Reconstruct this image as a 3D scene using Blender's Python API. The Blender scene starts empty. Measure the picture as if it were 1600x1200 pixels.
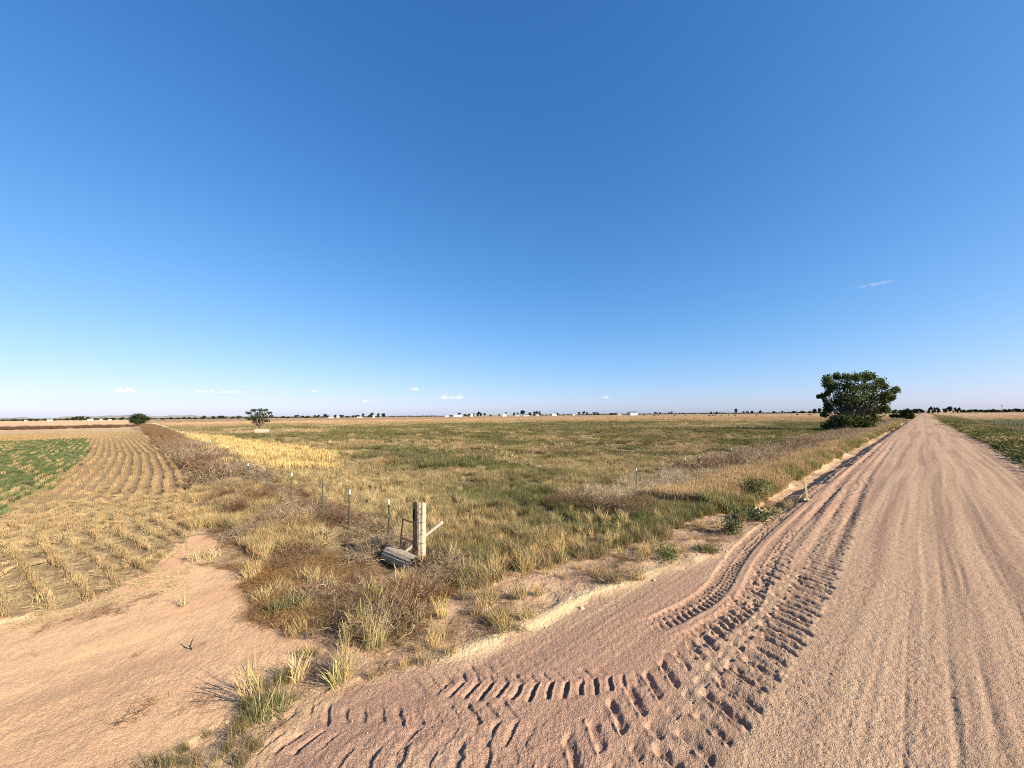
import bpy, math, random
import numpy as np
from mathutils import Matrix, Vector

# ------------------------------------------------------------------ camera, sky, sun, exposure
scene = bpy.context.scene
FPX, CAM_H = 612.0, 3.2                      # focal length in pixels of a 1600 wide frame; eye height over the road
YAW, PITCH, ROLL = math.radians(46.306), math.radians(4.53), math.radians(0.54)
fwd = Vector((-math.sin(YAW) * math.cos(PITCH), math.cos(YAW) * math.cos(PITCH), math.sin(PITCH)))
rt0 = Vector((math.cos(YAW), math.sin(YAW), 0.0)); up0 = rt0.cross(fwd)
rt = rt0 * math.cos(ROLL) - up0 * math.sin(ROLL); up = rt0 * math.sin(ROLL) + up0 * math.cos(ROLL)
cam_d = bpy.data.cameras.new("camera"); cam = bpy.data.objects.new("camera", cam_d)
scene.collection.objects.link(cam); scene.camera = cam
M = Matrix((rt, up, -fwd)).transposed().to_4x4(); M.translation = (0, 0, CAM_H); cam.matrix_world = M
cam_d.sensor_width = 36; cam_d.lens = FPX / 1600 * 36; cam_d.clip_start = 0.1; cam_d.clip_end = 60000

SUN_EL = math.radians(26.5)
SUN_XY = Vector((0.963, 0.283)).normalized()          # towards the sun
world = bpy.data.worlds.new("World"); scene.world = world; world.use_nodes = True
wn = world.node_tree
sky = wn.nodes.new("ShaderNodeTexSky"); sky.sky_type = 'NISHITA'; sky.sun_disc = False
sky.sun_elevation = SUN_EL; sky.sun_rotation = math.atan2(SUN_XY.x, SUN_XY.y)
sky.altitude = 1500; sky.air_density = 1.0; sky.dust_density = 2.0; sky.ozone_density = 6.0
bg = wn.nodes["Background"]; bg.inputs[1].default_value = 0.1
sp = wn.nodes.new("ShaderNodeSeparateColor"); cb = wn.nodes.new("ShaderNodeCombineColor"); wn.links.new(sky.outputs[0], sp.inputs[0])
for ch, (g_, k_) in enumerate(((1.38, 0.53), (1.02, 0.735), (0.93, 1.08))):
    pw = wn.nodes.new("ShaderNodeMath"); pw.operation = 'POWER'; pw.inputs[1].default_value = g_
    mu_ = wn.nodes.new("ShaderNodeMath"); mu_.operation = 'MULTIPLY'; mu_.inputs[1].default_value = k_
    sh = wn.nodes.new("ShaderNodeMath"); sh.operation = 'MULTIPLY_ADD'; sh.inputs[1].default_value = 0.105; sh.inputs[2].default_value = 0.80
    dv_ = wn.nodes.new("ShaderNodeMath"); dv_.operation = 'DIVIDE'
    wn.links.new(sp.outputs[ch], pw.inputs[0]); wn.links.new(pw.outputs[0], mu_.inputs[0]); wn.links.new(mu_.outputs[0], sh.inputs[0])
    wn.links.new(mu_.outputs[0], dv_.inputs[0]); wn.links.new(sh.outputs[0], dv_.inputs[1]); wn.links.new(dv_.outputs[0], cb.inputs[ch])
wn.links.new(cb.outputs[0], bg.inputs[0])
sun_d = bpy.data.lights.new("sun", 'SUN'); sun_d.energy = 5.0; sun_d.angle = math.radians(0.55); sun_d.color = (1.0, 0.90, 0.76)
sun = bpy.data.objects.new("sun", sun_d); scene.collection.objects.link(sun)
sv = Vector((SUN_XY.x * math.cos(SUN_EL), SUN_XY.y * math.cos(SUN_EL), math.sin(SUN_EL)))
sun.rotation_euler = sv.to_track_quat('Z', 'Y').to_euler()
vs = scene.view_settings
vs.view_transform = 'Standard'; vs.look = 'None'; vs.gamma = 1.0; vs.use_curve_mapping = False; vs.exposure = 1.38
scene.cycles.use_denoising = False; scene.cycles.filter_width = 1.05
scene.cycles.max_bounces = 4; scene.cycles.diffuse_bounces = 2; scene.cycles.glossy_bounces = 1
scene.cycles.transmission_bounces = 3; scene.cycles.transparent_max_bounces = 24
scene.cycles.caustics_reflective = False; scene.cycles.caustics_refractive = False

rng = np.random.default_rng(7)
random.seed(7)
COL = scene.collection

# ------------------------------------------------------------------ helpers
def at(px, py, z=0.0):
    """where the line of sight through a picture point meets the level z"""
    d = fwd * FPX + rt * (px - 800) - up * (py - 600)
    t = (z - CAM_H) / d.z
    return (d.x * t, d.y * t)

def along(px, dist):
    """ground point at a horizontal distance, in the direction of a picture column"""
    d = fwd * FPX + rt * (px - 800) - up * (48 - 15 * (px - 800) / 1600)
    n = math.hypot(d.x, d.y)
    return (d.x / n * dist, d.y / n * dist)

def depth_of(x, y):
    return x * fwd.x + y * fwd.y

def hash2(i, j, s):
    h = (i.astype(np.int64) * 374761393 + j.astype(np.int64) * 668265263 + s * 974634541) & 0xFFFFFFFF
    h = ((h ^ (h >> 13)) * 1274126177) & 0xFFFFFFFF
    h = h ^ (h >> 16)
    return (h & 0xFFFF).astype(np.float32) / 65535.0

def vnoise(x, y, s=0):
    i = np.floor(x); j = np.floor(y); fx = (x - i).astype(np.float32); fy = (y - j).astype(np.float32)
    fx = fx * fx * (3 - 2 * fx); fy = fy * fy * (3 - 2 * fy)
    a = hash2(i, j, s); b = hash2(i + 1, j, s); c = hash2(i, j + 1, s); d = hash2(i + 1, j + 1, s)
    return (a + (b - a) * fx) * (1 - fy) + (c + (d - c) * fx) * fy

def fbm(x, y, o=3, s=0):
    r = 0; a = 1.0; t = 0
    for k in range(o):
        r = r + a * vnoise(x * 2 ** k + 17.3 * k, y * 2 ** k - 9.1 * k, s + k); t += a; a *= 0.5
    return r / t

def sst(a, b, x):
    t = np.clip((x - a) / (b - a), 0, 1); return t * t * (3 - 2 * t)

def lerp(a, b, t):
    return a + (b - a) * t

def mixc(c, d, t):
    return c + (np.asarray(d, np.float32) - c) * np.asarray(t, np.float32)[..., None]

def in_poly(x, y, poly):
    r = np.zeros(x.shape, bool); n = len(poly)
    for k in range(n):
        x0, y0 = poly[k]; x1, y1 = poly[(k + 1) % n]
        if y0 == y1: continue
        c = ((y0 > y) != (y1 > y)) & (x < (x1 - x0) * (y - y0) / (y1 - y0) + x0)
        r ^= c
    return r

def polyline(x, y, pts):
    """arc length and signed side distance of each point to a polyline"""
    best = np.full(x.shape, 1e9); S = np.zeros(x.shape); T = np.zeros(x.shape); acc = 0.0
    for (x0, y0), (x1, y1) in zip(pts[:-1], pts[1:]):
        L = math.hypot(x1 - x0, y1 - y0); ux, uy = (x1 - x0) / L, (y1 - y0) / L
        a = (x - x0) * ux + (y - y0) * uy; ac = np.clip(a, 0, L)
        dx = x - x0 - ac * ux; dy = y - y0 - ac * uy; d = np.hypot(dx, dy)
        t = (x - x0) * uy - (y - y0) * ux
        m = d < best
        best[m] = d[m]; S[m] = (acc + ac)[m]; T[m] = np.where(t >= 0, d, -d)[m]
        acc += L
    return S, T, acc

def smooth_line(pts, n=4):
    p = [tuple(q) for q in pts]
    for _ in range(n):
        q = [p[0]]
        for a, b in zip(p[:-1], p[1:]):
            q += [(a[0] * .75 + b[0] * .25, a[1] * .75 + b[1] * .25), (a[0] * .25 + b[0] * .75, a[1] * .25 + b[1] * .75)]
        q.append(p[-1]); p = q
    return p

def mesh_from(name, V, F, mats=(), smooth=True, attrs=None):
    V = np.asarray(V, np.float32); F = np.asarray(F, np.int32); k = F.shape[1]
    me = bpy.data.meshes.new(name)
    me.vertices.add(len(V)); me.vertices.foreach_set("co", V.ravel())
    me.loops.add(F.size); me.loops.foreach_set("vertex_index", F.ravel())
    me.polygons.add(len(F)); me.polygons.foreach_set("loop_start", np.arange(len(F), dtype=np.int32) * k)
    me.polygons.foreach_set("loop_total", np.full(len(F), k, np.int32))
    if smooth: me.polygons.foreach_set("use_smooth", np.ones(len(F), bool))
    for n, a in (attrs or {}).items():
        at_ = me.attributes.new(n, 'FLOAT_COLOR', 'POINT')
        c = np.ones((len(V), 4), np.float32); c[:, :3] = a; at_.data.foreach_set("color", c.ravel())
    for m in mats: me.materials.append(m)
    me.update(calc_edges=True); me.validate()
    return me

def link(name, me, parent=None, loc=None):
    o = bpy.data.objects.new(name, me); COL.objects.link(o)
    if parent is not None: o.parent = parent
    if loc is not None: o.location = loc
    return o

def empty(name, loc, rz=0.0):
    o = bpy.data.objects.new(name, None); COL.objects.link(o); o.location = loc; o.rotation_euler = (0, 0, rz)
    o.empty_display_size = 0.2
    return o

def tag(o, label=None, cat=None, group=None, kind=None):
    if label: o["label"] = label
    if cat: o["category"] = cat
    if group: o["group"] = group
    if kind: o["kind"] = kind
    return o

class MB:
    """collects tubes, boxes and prisms into one mesh"""
    def __init__(s): s.v = []; s.f = []
    def add(s, V, F):
        b = len(s.v); s.v += [tuple(p) for p in V]; s.f += [tuple(i + b for i in f) for f in F]
    def box(s, c, sx, sy, sz, rot=None, taper=1.0):
        P = []
        for z in (-1, 1):
            k = taper if z > 0 else 1.0
            for x, y in ((-1, -1), (1, -1), (1, 1), (-1, 1)):
                p = Vector((x * sx / 2 * k, y * sy / 2 * k, z * sz / 2))
                if rot is not None: p = rot @ p
                P.append(p + Vector(c))
        s.add(P, [(3, 2, 1, 0), (4, 5, 6, 7), (0, 1, 5, 4), (1, 2, 6, 5), (2, 3, 7, 6), (3, 0, 4, 7)])
    def tube(s, pts, rad, n=6, cap=True):
        pts = [Vector(p) for p in pts]; R = rad if hasattr(rad, '__len__') else [rad] * len(pts); V = []; F = []
        for i, p in enumerate(pts):
            d = (pts[min(i + 1, len(pts) - 1)] - pts[max(i - 1, 0)]).normalized()
            a = d.orthogonal().normalized() if i == 0 else (a - d * a.dot(d)).normalized()
            b = d.cross(a)
            for k in range(n):
                t = 2 * math.pi * k / n; V.append(p + (a * math.cos(t) + b * math.sin(t)) * R[i])
        for i in range(len(pts) - 1):
            for k in range(n):
                F.append((i * n + k, i * n + (k + 1) % n, (i + 1) * n + (k + 1) % n, (i + 1) * n + k))
        if cap:
            F.append(tuple(reversed(range(n)))); F.append(tuple((len(pts) - 1) * n + k for k in range(n)))
        s.add(V, F)
    def build(s, name, mat, parent=None, smooth=False):
        me = bpy.data.meshes.new(name); me.from_pydata(s.v, [], s.f); me.materials.append(mat)
        if smooth:
            for p in me.polygons: p.use_smooth = True
        me.update(); return link(name, me, parent)

# ------------------------------------------------------------------ materials
def new_mat(name):
    m = bpy.data.materials.new(name); m.use_nodes = True; nt = m.node_tree
    for n in list(nt.nodes): nt.nodes.remove(n)
    return m, nt, nt.nodes.new, nt.links.new

def plain(name, col, rough=0.8, var=0.25, scale=8.0, stretch=(1, 1, 1), bump=0.3, metal=0.0, dist=0.01):
    m, nt, N, L = new_mat(name)
    out = N("ShaderNodeOutputMaterial"); b = N("ShaderNodeBsdfPrincipled"); tc = N("ShaderNodeTexCoord"); mp = N("ShaderNodeMapping")
    mp.inputs["Scale"].default_value = stretch
    n = N("ShaderNodeTexNoise"); n.inputs["Scale"].default_value = scale; n.inputs["Detail"].default_value = 6; n.inputs["Roughness"].default_value = 0.65
    r = N("ShaderNodeValToRGB"); c = np.array(col)
    r.color_ramp.elements[0].position = 0.3; r.color_ramp.elements[1].position = 0.7
    r.color_ramp.elements[0].color = (*(c * (1 - var)), 1); r.color_ramp.elements[1].color = (*np.minimum(c * (1 + var), 1), 1)
    bp = N("ShaderNodeBump"); bp.inputs["Strength"].default_value = bump; bp.inputs["Distance"].default_value = dist
    L(tc.outputs["Object"], mp.inputs[0]); L(mp.outputs[0], n.inputs["Vector"]); L(n.outputs[0], r.inputs[0])
    L(r.outputs[0], b.inputs["Base Color"]); L(n.outputs[0], bp.inputs["Height"]); L(bp.outputs[0], b.inputs["Normal"])
    b.inputs["Roughness"].default_value = rough; b.inputs["Metallic"].default_value = metal
    b.inputs["Specular IOR Level"].default_value = 0.25
    L(b.outputs[0], out.inputs[0]); return m

def ground_mat(name, speck, bump, s1, s2):
    m, nt, N, L = new_mat(name)
    out = N("ShaderNodeOutputMaterial"); b = N("ShaderNodeBsdfPrincipled"); tc = N("ShaderNodeTexCoord")
    a = N("ShaderNodeAttribute"); a.attribute_name = "Col"
    n1 = N("ShaderNodeTexNoise"); n1.inputs["Scale"].default_value = s1; n1.inputs["Detail"].default_value = 5; n1.inputs["Roughness"].default_value = 0.7
    n2 = N("ShaderNodeTexVoronoi"); n2.inputs["Scale"].default_value = s2
    L(tc.outputs["Object"], n1.inputs["Vector"]); L(tc.outputs["Object"], n2.inputs["Vector"])
    mr = N("ShaderNodeMapRange"); mr.inputs[1].default_value = 0.3; mr.inputs[2].default_value = 0.7
    mr.inputs[3].default_value = 1 - speck; mr.inputs[4].default_value = 1 + speck
    L(n1.outputs[0], mr.inputs[0])
    bw = N("ShaderNodeRGBToBW"); L(n2.outputs["Color"], bw.inputs[0])
    mr2 = N("ShaderNodeMapRange"); mr2.inputs[3].default_value = 1 - speck * 1.2; mr2.inputs[4].default_value = 1 + speck * 1.2
    L(bw.outputs[0], mr2.inputs[0])
    mu = N("ShaderNodeMath"); mu.operation = 'MULTIPLY'; L(mr.outputs[0], mu.inputs[0]); L(mr2.outputs[0], mu.inputs[1])
    vm = N("ShaderNodeVectorMath"); vm.operation = 'SCALE'; L(a.outputs["Color"], vm.inputs[0]); L(mu.outputs[0], vm.inputs["Scale"])
    L(vm.outputs[0], b.inputs["Base Color"])
    ad = N("ShaderNodeMath"); ad.operation = 'SUBTRACT'; L(n1.outputs[0], ad.inputs[0]); L(n2.outputs["Distance"], ad.inputs[1])
    bp = N("ShaderNodeBump"); bp.inputs["Strength"].default_value = bump; bp.inputs["Distance"].default_value = 0.012
    L(ad.outputs[0], bp.inputs["Height"]); L(bp.outputs[0], b.inputs["Normal"])
    b.inputs["Roughness"].default_value = 0.95; b.inputs["Specular IOR Level"].default_value = 0.1
    L(b.outputs[0], out.inputs[0]); return m

def veg_mat(name, trans=0.25, rough=0.7):
    """tint comes from the instance, the variation of single blades from the mesh"""
    m, nt, N, L = new_mat(name)
    out = N("ShaderNodeOutputMaterial"); d = N("ShaderNodeBsdfDiffuse"); t = N("ShaderNodeBsdfTranslucent"); mx = N("ShaderNodeMixShader")
    a = N("ShaderNodeAttribute"); a.attribute_type = 'INSTANCER'; a.attribute_name = "tint"
    g = N("ShaderNodeAttribute"); g.attribute_name = "bv"
    vm = N("ShaderNodeVectorMath"); vm.operation = 'MULTIPLY'
    L(a.outputs["Color"], vm.inputs[0]); L(g.outputs["Color"], vm.inputs[1])
    L(vm.outputs[0], d.inputs[0]); L(vm.outputs[0], t.inputs[0]); mx.inputs[0].default_value = trans
    L(d.outputs[0], mx.inputs[1]); L(t.outputs[0], mx.inputs[2]); L(mx.outputs[0], out.inputs[0]); return m

def leaf_mat(name, trans=0.3):
    m, nt, N, L = new_mat(name)
    out = N("ShaderNodeOutputMaterial"); d = N("ShaderNodeBsdfDiffuse"); t = N("ShaderNodeBsdfTranslucent"); mx = N("ShaderNodeMixShader")
    g = N("ShaderNodeAttribute"); g.attribute_name = "bv"
    L(g.outputs["Color"], d.inputs[0]); L(g.outputs["Color"], t.inputs[0]); mx.inputs[0].default_value = trans
    L(d.outputs[0], mx.inputs[1]); L(t.outputs[0], mx.inputs[2]); L(mx.outputs[0], out.inputs[0]); return m

M_GRAVEL = ground_mat("gravel", 0.25, 0.6, 60, 80)
M_SOIL = ground_mat("soil", 0.15, 0.5, 45, 60)
M_VEG = veg_mat("dry_grass"); M_LEAF = leaf_mat("leaves", 0.25); M_PEB = veg_mat("pebble", 0.0)
M_WOOD = plain("weathered_wood", (0.43, 0.34, 0.22), 0.85, 0.32, 9, (3, 3, 0.35), 0.9)
M_LOG = plain("grey_log", (0.31, 0.245, 0.165), 0.9, 0.45, 9, (0.35, 3, 3), 1.0)
M_DARKWOOD = plain("black_board", (0.025, 0.022, 0.02), 0.8, 0.4, 10, (2, 2, .4), 0.6)
M_BARK = plain("bark", (0.13, 0.10, 0.075), 0.95, 0.35, 4, (3, 3, .5), 0.8)
M_DEAD = plain("dead_twigs", (0.22, 0.17, 0.125), 0.95, 0.3, 5)
M_RUST = plain("rusty_steel", (0.03, 0.018, 0.013), 0.8, 0.5, 30, bump=0.4)
M_TPOST = plain("dark_green_steel", (0.04, 0.045, 0.035), 0.6, 0.4, 30, bump=0.2)
M_TIP = plain("white_paint", (0.62, 0.62, 0.58), 0.55, 0.08, 20, bump=0.1)
M_WIRE = plain("galvanised_wire", (0.17, 0.15, 0.13), 0.6, 0.3, 60, metal=0.4, bump=0.1)
M_STICK = plain("pale_stick", (0.66, 0.57, 0.39), 0.8, 0.15, 12, (3, 3, .4), 0.4)
M_CONC = plain("pinkish_concrete", (0.31, 0.235, 0.19), 0.9, 0.15, 3, bump=0.4)
M_STAKE = plain("yellowed_lath", (0.34, 0.265, 0.125), 0.8, 0.25, 10, (3, 3, .4), 0.5)
M_COW = plain("black_hide", (0.014, 0.012, 0.011), 0.7, 0.4, 3, bump=0.1)
M_WALL = plain("white_siding", (0.52, 0.51, 0.48), 0.8, 0.06, 2, bump=0.1)
M_TAN = plain("tan_siding", (0.50, 0.40, 0.30), 0.8, 0.1, 2, bump=0.1)
M_ROOF = plain("grey_roof", (0.10, 0.105, 0.12), 0.8, 0.2, 2, bump=0.2)
M_ROOFL = plain("pale_roof", (0.40, 0.385, 0.36), 0.7, 0.1, 2, bump=0.1)
M_GLASS = plain("dark_pane", (0.03, 0.035, 0.045), 0.2, 0.2, 2, bump=0.0)
def cloud_mat():
    m, nt, N, L = new_mat("cloud_white"); out = N("ShaderNodeOutputMaterial"); d = N("ShaderNodeBsdfDiffuse"); t = N("ShaderNodeBsdfTransparent"); mx = N("ShaderNodeMixShader")
    n = N("ShaderNodeTexNoise"); n.inputs["Scale"].default_value = .02; r = N("ShaderNodeMapRange"); r.inputs[3].default_value = .02; r.inputs[4].default_value = .09
    L(n.outputs[0], r.inputs[0]); L(r.outputs[0], mx.inputs[0]); d.inputs[0].default_value = (.85, .85, .85, 1)
    L(t.outputs[0], mx.inputs[1]); L(d.outputs[0], mx.inputs[2]); L(mx.outputs[0], out.inputs[0]); return m
M_CLOUD = cloud_mat()
M_HILL = plain("hill_grass", (0.24, 0.22, 0.17), 1.0, 0.25, 0.004, bump=0.0)

# ------------------------------------------------------------------ ground: layout in metres (road runs along +Y, camera above the origin)
EDGE_Y = [-60, 0.3, 1.0, 1.5, 2.1, 3.0, 4.3, 6.4, 7.9, 9.4, 12.6, 15, 18, 25, 230, 9000]
EDGE_X = [-4.3, -4.35, -4.5, -4.75, -4.95, -4.6, -4.3, -4.1, -3.75, -3.4, -3.35, -3.35, -3.4, -3.55, -3.5, -3.5]
def edge_left(y): return np.interp(y, EDGE_Y, EDGE_X)
EDGE_R = 4.1
SAND = [(-13.5, -7), (-12.0, -3), (-11.6, -1.6), (-11.5, -1.1), (-11.7, -0.4), (-12.7, 0.4), (-15.5, 1.3), (-15.6, 1.9), (-13.7, 1.9), (-12.4, 1.2),
        (-11.2, 2.0), (-9.9, 1.9), (-8.5, 1.7), (-7.4, 1.85), (-6.5, 2.05), (-6.0, 1.5), (-5.7, 1.0), (-5.4, 0.6), (-5.3, 0.1), (-5.6, -2), (-6, -7)]
MAT = [(-11.3, 2.3), (-10.7, 3.6), (-8.6, 4.3), (-7.2, 3.6), (-6.7, 2.6), (-7.2, 2.0), (-8.4, 1.6), (-9.8, 1.8)]
GOLD = [(-108, 7.6), (-82, 12.5), (-37, 13.6), (-27.4, 10), (-31.7, 6.2), (-49, 5.8)]
GREEN = [(-26, 19.5), (-15.7, 20), (-8.0, 17), (-5.4, 16), (-5.2, 12), (-6.6, 9.8), (-10.3, 10.6), (-17, 15)]
CROP = [at(0, 690, -.45), at(60, 688, -.45), at(138, 684, -.45), at(142, 705, -.45), at(100, 742, -.45), at(40, 790, -.45), at(0, 812, -.45), (-26, -12), (-90, -40)]
VEG_EDGE = [(-30, 0), (-6.3, 0.2)] # filled below
_vl = [at(p, q, -.2) for p, q in ((640, 960), (700, 935), (770, 915), (870, 893), (960, 872), (1030, 848), (1085, 825), (1130, 808), (1185, 800))]
VL_Y = [p[1] for p in _vl]; VL_X = [p[0] for p in _vl]
def veg_edge(y): return np.interp(y, VL_Y + [16.5, 19], VL_X + [-5.0, -4.6])
ROW = 0.53
RX = [-400, -300, -120, -84, -54, -35, -27, -22, -18.5, -12, -8]; RG = [-16, -11, -2.6, -1.0, 0.05, 0.0, -.3, -.75, -.95, 0.5, 1.2]
_rx = np.linspace(-400, -8, 3921); _rg = np.interp(_rx, RX, RG); _k = np.hanning(41); _k /= _k.sum()
_rg = np.convolve(np.pad(_rg, 20, mode='edge'), _k, 'valid')
def row_bend(x): return np.interp(x, _rx, _rg)
def crop_limit(x): return np.interp(x, [-300, -85, -54, -35, -25, -16, -12], [-4, 1.6, 2.6, 2.9, 2.0, 1.3, 0.9])
WINDROW = smooth_line([(-4.75, 2.4), (-4.62, 3.1), (-4.42, 4.5), (-4.4, 5.8), (-4.1, 7.4), (-3.8, 8.6), (-3.5, 10.5)], 2)

T1Y = [2, 3.3, 4.5, 6.5, 8.6, 12.4, 18, 26, 60, 125]; T1X = [-2.15, -2.12, -2.05, -1.98, -1.95, -2.05, -2.25, -2.5, -2.75, -2.8]
T2 = smooth_line([(-3.4, 60), (-3.1, 26), (-3.02, 15), (-2.95, 11.2), (-2.72, 9.0), (-2.5, 7.6), (-2.62, 6.4), (-2.85, 5.4)], 3)
T3 = smooth_line([(-2.55, 4.75), (-2.95, 4.05), (-3.4, 3.5), (-3.95, 3.05), (-4.6, 2.6)], 3)
T4 = smooth_line([(-2.9, 3.3), (-3.5, 2.55), (-4.1, 1.95), (-4.7, 1.4), (-5.3, .8)], 3)
T5 = smooth_line([(-2.7, 3.0), (-3.2, 2.3), (-3.8, 1.7), (-4.3, 1.15)], 3)
T6 = smooth_line([(-3.35, 4.3), (-3.8, 3.75), (-4.3, 2.9), (-4.75, 2.1)], 3)

def lugs(s, t, half, spacing, tilt, duty, depth, trough, seed):
    """chevron lug prints: bars on either side of the tyre's middle"""
    side = np.where(t > 0, 1.0, -1.0); a = np.abs(t)
    jit = (vnoise(s * 1.3, t * 2.0, seed) - .5) * 0.14 + (vnoise(s * 9, t * 9, seed + 7) - .5) * 0.16
    ph = (s - tilt * a) / spacing + np.where(t > 0, 0.5, 0.0) + jit
    fr = ph - np.floor(ph)
    bar = sst(0.0, 0.12, fr) * (1 - sst(duty, duty + 0.16, fr))
    en = (vnoise(s * 7, side * 3.3, seed + 9) - .5) * half * .4
    inr = sst(0.03 * half, 0.2 * half, a + en * .5) * (1 - sst(half * 0.75, half, a + en)) * (.62 + .5 * sst(.2, .6, fbm(s * 1.1, t * 2.5, 2, seed + 11)))
    amp = 0.75 + 0.5 * hash2(np.floor(ph), side, seed)
    z = -depth * bar * inr * amp
    z += -trough * (1 - sst(half * 0.9, half * 1.05, a))
    z += 0.10 * (depth + trough) * np.exp(-((a - half * 1.1) / (half * 0.16)) ** 2) * (.2 + 1.6 * vnoise(s * 3, t, seed + 1))
    z += 0.14 * depth * (1 - bar) * inr
    return z

def bars(s, t, half, spacing, tilt, duty, depth, seed):
    """one row of slanting bar prints, steep on one flank"""
    jit = (vnoise(s * 1.1, t * 2.0, seed) - .5) * 0.2 + (vnoise(s * 14, t * 14, seed + 7) - .5) * 0.14
    ph = (s - tilt * t) / spacing + jit; fr = ph - np.floor(ph); k = np.floor(ph)
    h1 = hash2(k, k * 0 + 3, seed); h2 = hash2(k, k * 0 + 8, seed)
    bar = sst(0.0, 0.07, fr) * (1 - sst(duty * .5, duty + .2, fr))
    a = np.abs(t + (h1 - .5) * half * .3); hl = half * (.75 + .4 * h2)
    inr = 1 - sst(hl * .72, hl, a)
    ridge = np.exp(-((fr - .93) / .06) ** 2) * (1 - sst(hl * .8, hl * 1.1, a))
    return -depth * bar * inr * (.6 + .6 * h2) * (.75 + .5 * vnoise(s * 6, t * 6, seed + 2)) + depth * .28 * ridge

def base_height(x, y):
    wob = (fbm(x * 0 + 3.3, y * 0.7, 3, 5) - .5) * 0.5 + (fbm(x * 1.6, y * 1.6, 2, 6) - .5) * 0.25
    xe = x + wob
    ap = 1 - sst(13.0, 16.5, y)
    zd = np.interp(-xe, [3.35, 4.2, 4.6, 5.0, 5.6, 8, 11], [0, -.42, -.42, -.22, -.26, -.42, -.45])
    za = np.interp(-xe, [3.6, 6, 9, 12], [0, -.13, -.36, -.45])
    left = ap * za + (1 - ap) * zd
    right = np.interp(x + wob * .6, [3.95, 4.4, 5.2, 7, 12], [0, -.16, -.12, -.02, -.3])
    z = np.where(x < 0.3, left, right)
    z = z + np.where(np.abs(x - .3) < 4.2, 0.03 - 0.03 * ((x - .3) / 4.0) ** 2, 0)
    d = np.hypot(x, y)
    off = sst(4.5, 8, -x) * (1 - sst(150, 500, d))
    z = z + off * ((fbm(x / 5, y / 5, 3, 11) - .5) * 0.22)
    z = z + 0.34 * np.exp(-((y - 4.3) / 1.3) ** 2) * sst(9.5, 14, -x) * (0.5 + fbm(x / 2.5, y / 2.5, 2, 31)) * (1 - sst(200, 260, -x))
    z = z + 0.55 * np.exp(-((y - 2.2) / 3.0) ** 2) * sst(84, 100, -x) * (1 - sst(240, 300, -x))
    return z

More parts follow.
